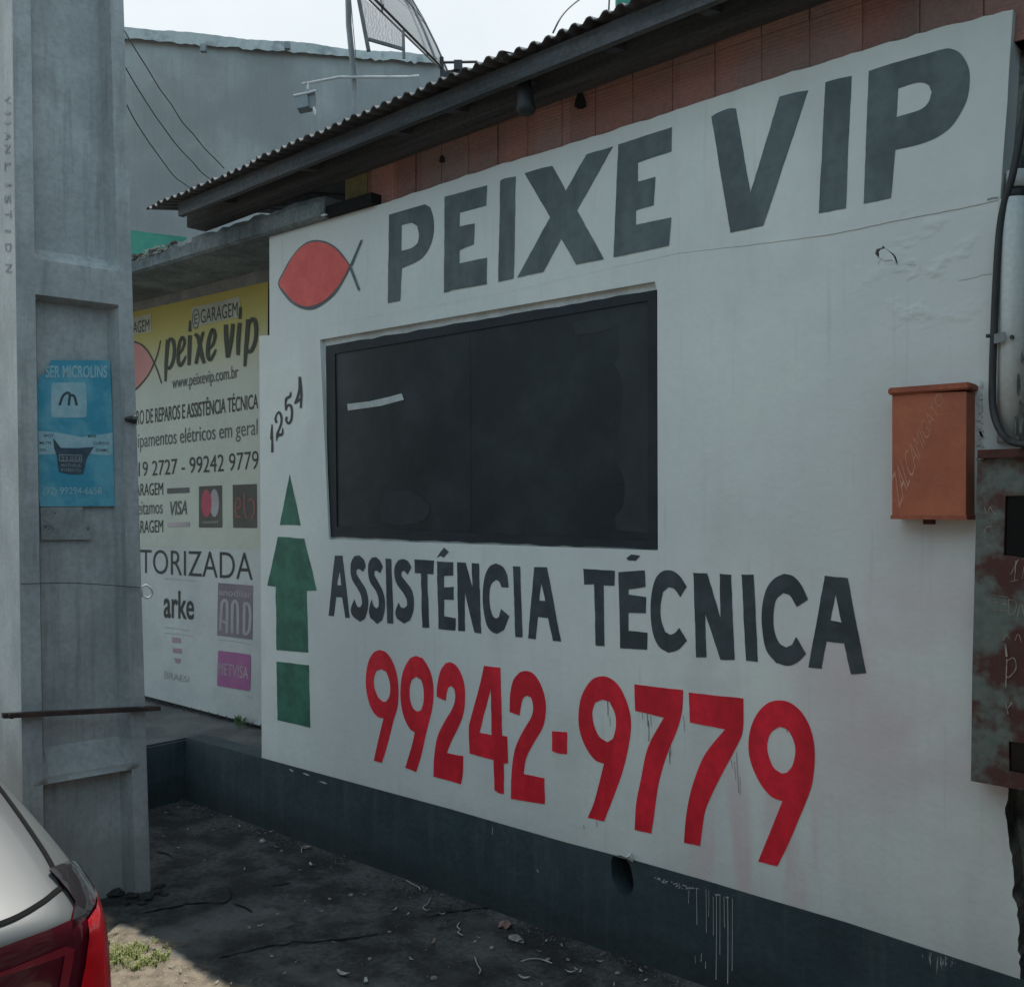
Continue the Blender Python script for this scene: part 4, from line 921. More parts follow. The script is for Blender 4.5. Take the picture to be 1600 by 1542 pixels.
def cable():
    pts = [(1625, 20, -.02), (1603, 160, -.025), (1583, 270, -.03), (1570, 315, -.03), (1562, 360, -.03), (1557, 430, -.03), (1553, 520, -.03), (1551, 580, -.03), (1551, 630, -.035), (1557, 660, -.05), (1570, 682, -.08), (1590, 693, -.12), (1640, 694, -.135), (1720, 690, -.13)]
    pts = [(1700, -300, -.01)] + pts
    c = smooth([tuple(P(*p)) for p in pts], 179, 5, closed=False)
    m = MB(); m.tube(c, .0105, 12); o = m.build('power_cable', M['rubber'], flat=False)
    tag(o, 'thick black cable running down the right edge of the white wall', 'cable')
    root = thing('cable_clip', 'dark nail and clip holding the thick black cable to the wall', 'clip', P(1560, 525, -.03))
    m = MB(); m.tube([P(1541, 525, -.035), P(1570, 525, -.03)], .006, 10); m.build('nail', M['metal_dark'], root)
    m = MB(); a = P(1562, 528, -.045); m.obox(a, Vector((.015, 0, .002)), Vector((0, .003, 0)), Vector((0, 0, .014))); m.build('clip_plate', M['galv'], root)
    # painted pipe at the corner
    root = thing('wall_pipe', 'white painted vertical pipe with peeling paint beside the black cable', 'pipe', P(1582, 700, -.01))
    a, b = P(1583, 312, .005), P(1581, 690, .005)
    m = MB(); m.tube([a, a.lerp(b, .5), b], .040, 20); m.build('pipe', M['pvc'], root, flat=False)
    m = MB(); t = P(1588, 278, .03); m.tube([P(1586, 312, .03), P(1588, 294, .03)], .025, 14); m.build('pipe_stub', M['metal_dark'], root, flat=False)
    m = MB(); m.tube([P(1588, 294, .03), P(1589, 268, .03)], .03, 14); m.build('pipe_cap', M['pvc'], root, flat=False)
    m = MB(); c = P(1582, 527, -.036); m.tube([c, c + Vector((0, -.008, 0))], .006, 10); m.build('bolt', M['metal_dark'], root)
    m = MB(); rnd = random.Random(12)
    for k in range(5):                              # long flakes of paint gone from the pipe
        cx, cy, hh, ww = [(1591, 600, 18, 3), (1595, 655, 30, 3.5), (1586, 665, 16, 2), (1589, 690, 9, 5), (1597, 560, 10, 2)][k]; out = []
        for i_ in range(14):
            t = 2*math.pi*i_/14; out.append((cx + ww*math.cos(t)*(1+rnd.uniform(-.5, .4)), cy + hh*math.sin(t)*(1+rnd.uniform(-.3, .2))))
        m.plate([P(x, y, -.0385) for x, y in out], (), .004)
    m.build('peeled_spot', M['moss_wall'], root)
cable()

def light_blockers():
    # unseen wall and house, added to keep sky light off the white wall
    m = MB(); n = 24
    m.box((.42, -2.9, -.02), (.60, .098, 3.1)); m.box((.39, -2.93, 3.102), (.63, .098, 3.18))
    tag(m.build('unseen_shade_wall', M['moss_wall']), 'unseen dark wall added past the meter cabinet to shade the lower right of the white wall', 'wall')
    root = thing('sky_block_house', 'unseen plain dull house added across the street to block the low sky', 'house', (1, -13, 0))
    m = MB(); m.plate([Vector(p) for p in ((-9, -12, 0), (13, -12, 0), (13, -12, 6.2), (-9, -12, 6.2))], [[Vector((x, -12, z)) for x, z in q] for q in ([(-6, .05), (-4.8, .05), (-4.8, 2.3), (-6, 2.3)], [(-3, 1), (-1, 1), (-1, 2.3), (-3, 2.3)], [(2, 1), (4, 1), (4, 2.3), (2, 2.3)], [(-3, 3.9), (-1, 3.9), (-1, 5.2), (-3, 5.2)], [(2, 3.9), (4, 3.9), (4, 5.2), (2, 5.2)])], 5, Vector((0, -1, 0)))
    m.build('house_wall', M['lintel'], root)
    m = MB(); m.box((-5.99, -12.2, .05), (-4.81, -12.12, 2.3)); m.build('door', M['wood'], root)
    for x, z in ((-3, 1), (2, 1), (-3, 3.9), (2, 3.9)): m = MB(); m.box((x+.01, -12.2, z+.01), (x+1.99, -12.12, z+1.29)); m.build('window', M['wood'], root)
    m = MB(); m.box((-9.4, -17.4, 6.204), (13.4, -11.5, 6.4)); m.build('roof', M['roof'], root)
light_blockers()

def side_wall():
    m = MB(); x0 = P(1572, 1300, .1).x; m.box((x0, .102, 0), (2.6, .3, 3.15))
    o = m.build('mouldy_wall', M['moss_wall']); tag(o, 'mould-blackened cement wall set back past the right end of the white wall', 'wall')
side_wall()

# ------------------------------------------------------------------ utility pole
PN = Vector((math.cos(math.radians(8)), -math.sin(math.radians(8)), 0)); PU = Vector((math.sin(math.radians(8)), math.cos(math.radians(8)), 0))
PR = Vector((-4.18, -.87, 0))                       # right front corner at the ground
PW = .531; PDEP = .40
def pole_pt(u, z, d):                               # u 0..1 across the face, d metres behind the face
    wdt = PW*(1 - .034*min(z, 12)); cx = -PW/2 - .020*z
    return PR + PU*(cx + (u-.5)*wdt) - PN*(d + .004*z) + UP*z
def PP(px, py, d=0.0):                              # photo pixel -> plane d behind the pole's face
    r = ray(px, py); p0 = PR - PN*d; t = (p0 - CAM).dot(PN) / r.dot(PN); return CAM + r*t
def utility_pole():
    root = thing('utility_pole', 'tall grey concrete utility pole with recessed faces and posters', 'pole', PR - PU*PW/2 - PN*.2)
    us = [0, .05, .155, .205, .35, .5, .65, .815, .87, .95, 1]
    def prof(u, z):                                  # depth of the recess
        if u <= .155 or u >= .87: fu = 0
        elif .205 <= u <= .815: fu = 1
        else: fu = .5
        best = 0
        for z0, z1, s0, s1 in ((-.5, .57, .001, .018), (.60, 2.632, .11, .016), (2.78, 4.75, .06, .05), (4.95, 6.8, .06, .05), (7.0, 8.8, .06, .05)):
            if z0 < z < z1:
                best = max(best, min(1, (z-z0)/s0, (z1-z)/s1))
        return .075*best*(1 if fu == 1 else fu*0)
    zs = [0]
    for z in (.2, .4, .55, .552, .57, .5705, .60, .66, .71, .712, .9, 1.2, 1.5, 1.8, 2.1, 2.4, 2.6, 2.616, 2.632, 2.70, 2.78, 2.81, 2.84, 3.2, 3.7, 4.2, 4.7, 4.75, 4.95, 5.0, 5.8, 6.75, 6.8, 7.0, 7.05, 8, 8.75, 8.8, 9.2): zs.append(z)
    m = MB(); W = len(us); R_ = len(zs)
    for z in zs:
        for u in us: m.v.append(pole_pt(u, z, prof(u, z)))
    for z in zs:
        for u in us: m.v.append(pole_pt(u, z, PDEP - prof(u, z)))
    B0 = W*R_
    for j in range(R_-1):
        for i in range(W-1):
            m.f.append((j*W+i, j*W+i+1, (j+1)*W+i+1, (j+1)*W+i)); m.f.append((B0+j*W+i, B0+(j+1)*W+i, B0+(j+1)*W+i+1, B0+j*W+i+1))
        m.f.append((j*W, (j+1)*W, B0+(j+1)*W, B0+j*W)); m.f.append((j*W+W-1, B0+j*W+W-1, B0+(j+1)*W+W-1, (j+1)*W+W-1))
    for i in range(W-1):
        m.f.append((i, B0+i, B0+i+1, i+1)); t = (R_-1)*W; m.f.append((t+i, t+i+1, B0+t+i+1, B0+t+i))
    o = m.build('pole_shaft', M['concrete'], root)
    bv = o.modifiers.new('bevel', 'BEVEL'); bv.width = .012; bv.segments = 3; bv.limit_method = 'ANGLE'; bv.angle_limit = math.radians(50); bv.use_clamp_overlap = True
    smooth_by_angle(o, 32)
    # stencilled letters on the street face
    o.data.materials.append(M['whitewash'])
    for p in o.data.polygons:
        if p.normal.dot(PU) < -.9 and p.center.dot(PU) + o.location.dot(PU) + root.location.dot(PU) < PR.dot(PU) - PW*.7: p.material_index = 1
    m = MB()
    def SP(px, py):                                  # photo pixel -> the street side face
        z = 2.5; r = ray(px, py)
        for _ in range(4):
            p0 = pole_pt(0, z, 0); t = (p0 - CAM).dot(-PU) / r.dot(-PU); z = (CAM + r*t).z
        return CAM + r*t
    rnd = random.Random(1)
    zs_ = [(12, 158, 'V'), (12, 178, 'I'), (12, 193, 'I'), (12, 214, 'A'), (12, 234, 'N'), (12, 262, 'L'), (13, 290, 'I'), (12, 312, 'S'), (13, 336, 'T'), (12, 362, 'I'), (13, 388, 'D'), (14, 420, 'N')]
    for x, y, ch in zs_:
        a, b = SP(x-3, y), SP(x+4, y); c = SP(x, y)
        hw = 1.2 if ch == 'I' else 6
        q = [(x-4, y-hw-1), (x+5, y-hw-1), (x+5, y+hw), (x-4, y+hw)]
        vs, fs = text_shape(ch, 0)
        tl, tr, br, bl = (SP(*p) for p in q)
        m.add([(tl*(1-u)+bl*u)*(1-v) + (tr*(1-u)+br*u)*v - PU*.004 for u, v in vs], fs)
    m.build('stencil_marks', M['stencil'], root)
    # steel strap
    m = MB(); a, b = PP(4, 1118, -.02), PP(249, 1106, -.02)
    m.obox((a+b)/2, (b-a)/2, PN*.016, UP*.0095); o = m.build('strap', M['strap'], root)
    m = MB(); c = PP(232, 1106, -.03); m.tube([c + PN*.0, c + PN*.03], .012, 8); c = PP(16, 1117, -.03); m.tube([c, c + PN*.03], .012, 8); m.build('strap_bolt', M['strap'], root)
    m = MB(); c = PP(203, 655, -.004); m.tube([c - PU*.02 , c + PU*.025], [.008, .02], 8); m.build('bolt_stub', M['metal_dark'], root)
utility_pole()

def posters():
    d = .075
    Q = lambda l: (lambda x, y: PP(x, y, d - .012 - l))
    z = lambda pts: zm(40, 540, 4.819, pts); LD = PN
    root = thing('poster', 'torn blue course poster pasted in the recess of the concrete pole', 'poster', PP(120, 790, d))
    m = MB(); m.plate([Q(.001)(*p) for p in z([(190,110),(635,112),(648,400),(658,700),(672,1208),(110,1212),(96,1100),(92,780),(92,560),(88,300),(105,225),(150,215)])], (), .0006, -PN); m.build('poster_sheet', M['paper_blue'], root)
    m = MB(); m.plate([Q(.0018)(*p) for p in smooth(z([(195,300),(220,280),(430,280),(455,305),(460,520),(440,540),(210,540),(192,515)]), 80, 3)])
    m.plate([Q(.0018)(*p) for p in z([(96,640),(250,655),(420,690),(655,655),(655,825),(520,822),(430,800),(200,820),(100,820)])])
    text_on(m, 'SER MICROLINS', z([(150,150),(612,150),(612,243),(150,243)]), Q(.0022), .02)
    text_on(m, '(92) 99294-6658', z([(130,1065),(572,1065),(572,1135),(130,1135)]), Q(.0022), .01)
    m.build('pale_print', M['paper_pale'], root)
    m = MB()
    for t, q in (('SPOT', [(135,668),(212,668),(212,690),(135,690)]), ('MAR', [(470,672),(535,672),(535,692),(470,692)]), ('MUTI', [(105,722),(190,722),(190,744),(105,744)]), ('CURSOS', [(510,724),(628,724),(628,746),(510,746)]), ('VOL', [(105,775),(158,775),(158,795),(105,795)]), ('GAMIL', [(528,776),(625,776),(625,798),(528,798)])):
        text_on(m, t, z(q), Q(.0024), .01)
    stroke(m, z([(255,450),(285,375),(330,360),(325,450)]), 4, Q(.0024)); stroke(m, z([(330,375),(365,380),(385,450)]), 4, Q(.0027))
    m.build('dark_print', M['paper_ink'], root)
    m = MB(); m.plate([Q(.003)(*p) for p in z([(208,695),(265,770),(390,772),(515,762),(460,850),(435,965),(340,970),(250,950),(235,830),(215,770)])])
    tn = m.build('torn_layer', M['paper_grey'], root)
    m = MB(); text_on(m, '23.023', z([(268,835),(412,835),(412,866),(268,866)]), Q(.0038), .01)
    m.plate([Q(.0036)(*p) for p in z([(252,818),(425,822),(424,876),(252,872)])], [[Q(.0036)(*p) for p in z([(258,826),(419,829),(418,870),(258,866)])]])
    text_on(m, 'MATHEUS', z([(268,888),(415,892),(415,915),(268,911)]), Q(.0038), .01); text_on(m, 'ROBERTO', z([(268,925),(415,928),(415,950),(268,945)]), Q(.0038), .006)
    m.build('torn_print', M['paper_white'], tn)
    m = MB(); m.plate([Q(.0005)(*p) for p in z([(112,1216),(430,1214),(424,1300),(505,1380),(495,1460),(118,1462)])], (), .0006, -PN)
    o = thing('poster', 'washed-out grey paper remnant pasted just below the torn blue poster', 'poster', PP(100, 845, d))
    m.build('poster_sheet', M['paper_white'], o)
    m = MB(); text_on(m, '92)', z([(135,1350),(212,1362),(208,1400),(132,1385)]), Q(.0012)); text_on(m, '9', z([(455,1365),(478,1365),(478,1395),(455,1395)]), Q(.0012)); m.plate([Q(.0012)(*p) for p in z([(205,1255),(232,1257),(225,1268)])]); m.build('dark_print', M['paper_ink'], o)
posters()

def pole_wires():
    m = MB(); cl = [PP(0, 940, -.002) + PU*.01]
    pts = [PP(33, 912, -.004), PP(120, 911, -.004), PP(221, 918, -.004), PP(228, 914, -.006), PP(236, 920, -.004), PP(238, 928, .0), PP(231, 934, .0), PP(223, 930, .0), PP(221, 919, -.006)]
    m.tube(smooth([tuple(p) for p in pts[:3]], 179, 4, closed=False), .0018, 6)
    a = smooth([tuple(p) for p in pts[2:]], 179, 5, closed=False); b = MB(); b.tube(a, .0042, 8)
    r = thing('tie_wire', 'thin tie wire around the concrete pole ending in a pale loop', 'wire', pts[2])
    m.build('wire_strand', M['wire'], r); b.build('wire_loop', M['wire_w'], r, flat=False)
    ends = [((193, 46), (350, 263)), ((194, 102), (327, 279)), ((196, 160), (297, 294))]
    labels = ['uppermost of the thin wires from the pole to the corrugated roof', 'middle wire of those dropping from the pole to the roof', 'lowest thin wire from the pole, reaching the roof nearest its left end']
    for (a, b), lb in zip(ends, labels):
        p0 = PP(*a, .1); p1 = P(b[0], b[1], -.29)
        s = sag(p0, p1, .05, 9); rn = random.Random(a[1]); s = [s[0]] + [q + Vector((rn.uniform(-.003, .003), 0, rn.uniform(-.006, .006))) for q in s[1:-1]] + [s[-1]]
        m = MB(); m.tube(smooth([tuple(q) for q in s], 179, 2, closed=False), .0028, 6)
        tag(m.build('service_wire', M['wire'], flat=False), lb, 'wire', 'wires from the pole to the roof')
pole_wires()

# ------------------------------------------------------------------ behind the roof
def back_building():
    root = thing('back_building', 'big grey rendered building with pale flashing rising behind the roof', 'building', At(440, 788, 12) - UP*H)
    a, b = At(90, 40, 10.9), At(688, 96, 12.2)
    a0, b0 = Vector((a.x, a.y, 0)), Vector((b.x, b.y, 0)); away = (b0-a0).cross(UP).normalized()
    if away.dot(FW) < 0: away = -away
    m = MB(); vs = []
    for p, q in ((a, a0), (b, b0)): vs += [q, q + away*6, Vector((p.x, p.y, p.z)) + away*6, p]
    m.add(vs, [(0,1,2,3), (7,6,5,4), (0,4,5,1), (1,5,6,2), (2,6,7,3), (3,7,4,0)]); m.build('building_wall', M['back_wall'], root)
    # roof-edge flashing, in bent lengths
    rnd = random.Random(14); f = MB(); n = 90; lap = 0
    for k in range(n+1):
        t = k/n; hh = .115 - .05*t + rnd.uniform(-.012, .012) + (.02 if rnd.random() < .12 else 0)
        if k % 17 == 9: lap = .012 - lap
        p = a.lerp(b, t) - away*(.05 + lap)
        dz = rnd.uniform(-.004, .004) + .010*math.sin(t*23)
        f.v += [p - UP*hh - away*rnd.uniform(0, .02), p + UP*(.03+dz), p + UP*(.045+dz) + away*.4]
    for k in range(n):
        for q in range(2): f.f.append((k*3+q, k*3+3+q, k*3+4+q, k*3+1+q))
    f.build('roof_flashing', M['flash'], root)
    m = MB()
    for px, py in ((318, 76), (449, 72)): c = At(px, py, 10.7 + (px-90)/598*1.3); m.obox(c, RT*.03, FW*.03, UP*.04)
    m.build('gutter_clip', M['galv'], root)
back_building()

def block(name, label, cat, mt, pts, depth, thick, top_only=True):
    """A wall with real thickness standing on the ground behind the roof."""
    a, b = At(*pts[0], depth[0]), At(*pts[1], depth[1]); a0, b0 = Vector((a.x, a.y, 0)), Vector((b.x, b.y, 0))
    away = (b0-a0).cross(UP).normalized(); away = away if away.dot(FW) > 0 else -away
    m = MB(); vs = []
    for p, q in ((a, a0), (b, b0)): vs += [q, q + away*thick, p + away*thick, p]
    m.add(vs, [(0,1,2,3), (7,6,5,4), (0,4,5,1), (1,5,6,2), (2,6,7,3), (3,7,4,0)])
    return tag(m.build(name, mt), label, cat)
block('green_wall', 'sea green painted wall glimpsed between the pole and the corrugated roof', 'wall', M['teal'], [(150, 353), (292, 371)], (8.6, 8.9), .2)
block('green_gable', 'pale green building edge peeking above the top of the corrugated roof', 'building', M['teal'], [(964, -14), (1090, -14)], (9.5, 9.5), .15)

def dish():
    dep = 8.6; C_ = lambda px, py, dd=0: At(px, py, dep + dd)
    root = thing('satellite_dish', 'large mesh satellite dish with struts and a feed arm behind the roof', 'satellite dish', At(690, 110, dep))
    s = dep/F                                        # metres per pixel at that depth
    tip = C_(690, 106)
    mdir = (RT*-.715 + UP*.70).normalized(); perp = (RT*.70 + UP*.715)
    R_ = 285*s
    qdir = (FW*.97 + perp*.24).normalized()
    cen = tip + mdir*R_
    nrm = mdir.cross(qdir).normalized()
    if nrm.dot(perp) < 0: nrm = -nrm                 # the bowl bulges this way
    m = MB(); NR, NA = 14, 72; bulge = R_*.23
    m.v.append(cen + nrm*bulge)
    for i in range(1, NR+1):
        r = i/NR
        for k in range(NA):
            a = 2*math.pi*k/NA; m.v.append(cen + (mdir*math.cos(a) + qdir*math.sin(a))*R_*r + nrm*bulge*(1-r*r))
    for k in range(NA): m.f.append((0, 1+k, 1+(k+1) % NA))
    for i in range(NR-1):
        for k in range(NA): m.f.append((1+i*NA+k, 1+(i+1)*NA+k, 1+(i+1)*NA+(k+1) % NA, 1+i*NA+(k+1) % NA))
    mm = bpy.data.materials.new('dish_wire_mesh'); mm.use_nodes = True; N = mm.node_tree.nodes; K = mm.node_tree.links
    b = N['Principled BSDF']; b.inputs['Base Color'].default_value = (.30, .315, .325, 1); b.inputs['Metallic'].default_value = .3; b.inputs['Roughness'].default_value = .6
    geo = N.new('ShaderNodeNewGeometry'); nz = N.new('ShaderNodeTexWave'); nz.inputs['Scale'].default_value = 17; nz.inputs['Distortion'].default_value = 9; nz.inputs['Detail'].default_value = 3; K.new(geo.outputs['Position'], nz.inputs['Vector'])
    mr = N.new('ShaderNodeMapRange'); mr.inputs[1].default_value = .2; mr.inputs[2].default_value = .8; mr.inputs[3].default_value = .50; mr.inputs[4].default_value = .66; K.new(nz.outputs[1], mr.inputs[0])
    K.new(mr.outputs[0], b.inputs['Alpha'])
    m.build('dish_mesh', mm, root, flat=False)
    m = MB(); m.plate([At(px, py, dep - .12) for px, py in [(556, -20), (574, 62), (630, 75), (629, 50), (600, 24), (570, -2), (560, -20)]]); m.build('mesh_panel', mm, root)
    m = MB(); m.tube([cen + (mdir*math.cos(2*math.pi*k/96) + qdir*math.sin(2*math.pi*k/96))*R_ for k in range(97)], .010, 8, cap=False); m.build('dish_rim', M['metal_dark'], root, flat=False)
    for k in range(12):
        a = 2*math.pi*k/12 + .13
        m = MB(); m.tube([cen + (mdir*math.cos(a) + qdir*math.sin(a))*R_*r + nrm*(bulge*(1-r*r)+.012) for r in (.05, .3, .5, .7, .85, 1)], .010, 6); m.build('dish_rib', M['galv'], root)
    for r in (.45, .72):
        m = MB(); m.tube([cen + (mdir*math.cos(2*math.pi*k/72) + qdir*math.sin(2*math.pi*k/72))*R_*r + nrm*(bulge*(1-r*r)+.012) for k in range(73)], .008, 6, cap=False); m.build('dish_ring', M['galv'], root)
    def zroof(p): return eave_z(p.x) + (p.y+.30)*SL
    # mast and frame standing in front of it
    t_ = C_(540, -160, -.35); bt = C_(556, 185, -.35); foot = Vector((bt.x + (bt.x-t_.x)*.4, bt.y, zroof(bt)))
    m = MB(); m.tube([t_, C_(545, 40, -.35), C_(553, 120, -.35), bt, foot], .024, 12); m.build('mast', M['galv'], root, flat=False)
    m = MB()
    for p, q, ww in (((555, -30), (576, 80), .040), ((576, 62), (632, 78), .028), ((630, 48), (631, 92), .020), ((548, 0), (556, 90), .008)): m.bar(C_(*p, -.2), C_(*q, -.2), ww, ww*.8)
    m.build('support_frame', M['galv'], root)
    m = MB(); m.tube([C_(655, 119, -.4), C_(632, 121, -.4), C_(530, 121, -.4), C_(472, 132, -.4)], .011, 10); m.build('feed_arm', M['bright'], root, flat=False)
    m = MB()
    q = zm(440, 0, 5, [(92, 745), (200, 725), (212, 830), (120, 848)]); d_ = dep-.45
    a, b_, c_, e_ = (At(*p, d_) for p in q); m.add([a, b_, c_, e_] + [p + FW*.12 for p in (a, b_, c_, e_)], [(0,1,2,3), (7,6,5,4), (0,4,5,1), (1,5,6,2), (2,6,7,3), (3,7,4,0)])
    q = zm(440, 0, 5, [(200, 720), (262, 712), (270, 790), (262, 850), (215, 845)]); m.plate([At(*p, d_+.02) for p in q], (), .07, FW)
    fb = m.build('receiver', M['galv'], root)
    m = MB(); m.tube([At(*p, d_) for p in zm(440, 0, 5, [(95, 750), (200, 728), (268, 710)])], .010, 8); m.tube([At(*p, d_) for p in zm(440, 0, 5, [(168, 655), (205, 648), (206, 700)])], .010, 8); m.tube([At(*p, d_) for p in zm(440, 0, 5, [(250, 840), (258, 870), (262, 900)])], [.01, .014, .006], 8); m.build('receiver_clamp', M['bright'], fb)
    # mount and actuator at the lower edge
    m = MB(); m.tube([C_(688, 98), C_(746, 97)], .012, 8); m.obox(C_(716, 105), RT*.035, FW*.05, UP*.04)
    m.tube([C_(690, 90), C_(691, 128)], .018, 8); m.bar(C_(690, 121), C_(716, 112), .03, .05); m.build('mount', M['metal_dark'], root)
    mf = C_(704, 112); m = MB(); m.tube([mf, Vector((mf.x, mf.y, zroof(mf)))], .03, 10); m.build('mount_post', M['metal_dark'], root)
dish()

def roof_cables():
    a = [P(864, 52, -.28), P(875, 30, -.24), P(888, 14, -.15), P(908, -2, 0), P(940, -22, .3), P(1000, -40, .8)]
    m = MB(); m.tube(smooth([tuple(p) for p in a], 179, 4, closed=False), .0035, 6); tag(m.build('roof_wire', M['wire'], flat=False), 'curved dark wire rising from the roof edge into the sky', 'wire')
    m = MB(); m.tube([P(951, 22, -.25), P(952, 0, -.24), P(954, -120, -.2)], .003, 6); tag(m.build('roof_wire', M['wire'], flat=False), 'upright thin wire beside the pale green building edge', 'wire')
roof_cables()

# ------------------------------------------------------------------ litter, cracks, plants
def cracks():
    rnd = random.Random(21); g = bpy.data.objects['ground']; m = MB()
    zz = lambda pts: zm(200, 1120, 2.6667, pts)
    for pts in ([(60,815),(130,800),(215,788),(250,775),(310,774),(400,772),(428,758),(430,730),(420,705)], [(440,775),(490,795),(520,810)], [(380,1000),(450,985),(520,968),(600,950),(660,945),(690,932),(760,937),(850,928),(960,915),(1045,900)], [(1240,832),(1330,812),(1420,802),(1470,792),(1530,792)], [(120,560),(150,565),(190,585)], [(600,700),(680,690)]):
        q = []
        for a, b in zip(pts[:-1], pts[1:]):
            for k in range(3): q.append((a[0]+(b[0]-a[0])*k/3+rnd.uniform(-2, 2), a[1]+(b[1]-a[1])*k/3+rnd.uniform(-2.4, 2.4)))
        q.append(pts[-1]); q = zz(q); n = len(q)
        stroke(m, q, [.5] + [rnd.uniform(.9, 2.6) for _ in q[1:-1]] + [.4], lambda x, y: G(x, y, .004), 2)
    m.build('pavement_crack', M['crack'], g)
cracks()

def lump(name, px, py, s, mt, label, cat, group, flatness=.5, seed=0):
    r = random.Random(seed*31+int(px)); c = G(px, py, 0)
    bm = bmesh.new(); bmesh.ops.create_icosphere(bm, subdivisions=2, radius=1)
    k = Vector((r.uniform(.7, 1.3), r.uniform(.7, 1.2), flatness)); n1 = Vector((r.uniform(-3, 3), r.uniform(-3, 3), r.uniform(-3, 3)))
    m = MB()
    vs = []
    for v in bm.verts:
        d = 1 + .22*math.sin(v.co.dot(n1)*2) + r.uniform(-.08, .08)
        p = Vector((v.co.x*k.x, v.co.y*k.y, v.co.z*k.z))*s*d; vs.append(c + p + Vector((0, 0, s*flatness*.75)))
    m.add(vs, [tuple(v.index for v in f.verts) for f in bm.faces]); bm.free()
    return tag(m.build(name, mt), label, cat, group)
def flake(name, px, py, s, mt, label, cat, group, seed=0):
    """A curled scrap lying on the ground."""
    r = random.Random(seed*17+int(px*3)); c = G(px, py, .006); a = r.uniform(0, 6.28); e = Vector((math.cos(a), math.sin(a), 0)); f = Vector((-math.sin(a), math.cos(a), 0))
    n = 5; m = MB(); wd = s*r.uniform(.35, .8)
    for i in range(n):
        t = i/(n-1)*2-1
        for j in (-1, 0, 1):
            ww = wd*(1-.5*t*t)*(1+r.uniform(-.25, .25)); m.v.append(c + e*(s*t) + f*(ww*j*.5) + Vector((0, 0, s*.35*t*t + s*.12*abs(j) + r.uniform(0, .002))))
    for i in range(n-1):
        for j in range(2): m.f.append((i*3+j, i*3+j+1, (i+1)*3+j+1, (i+1)*3+j))
    return tag(m.build(name, mt, flat=False), label, cat, group)
def twig(px, py, pts, mt, label, name='twig', cat='twig', group='pale dry twigs on the pavement'):
    q = [G(px+dx, py+dy, .006 + .004*(i % 2)) for i, (dx, dy) in enumerate(pts)]
    m = MB(); m.tube(smooth([tuple(p) for p in q], 179, 3, closed=False), .0026, 6)
    return tag(m.build(name, mt, flat=False), label, cat, group)
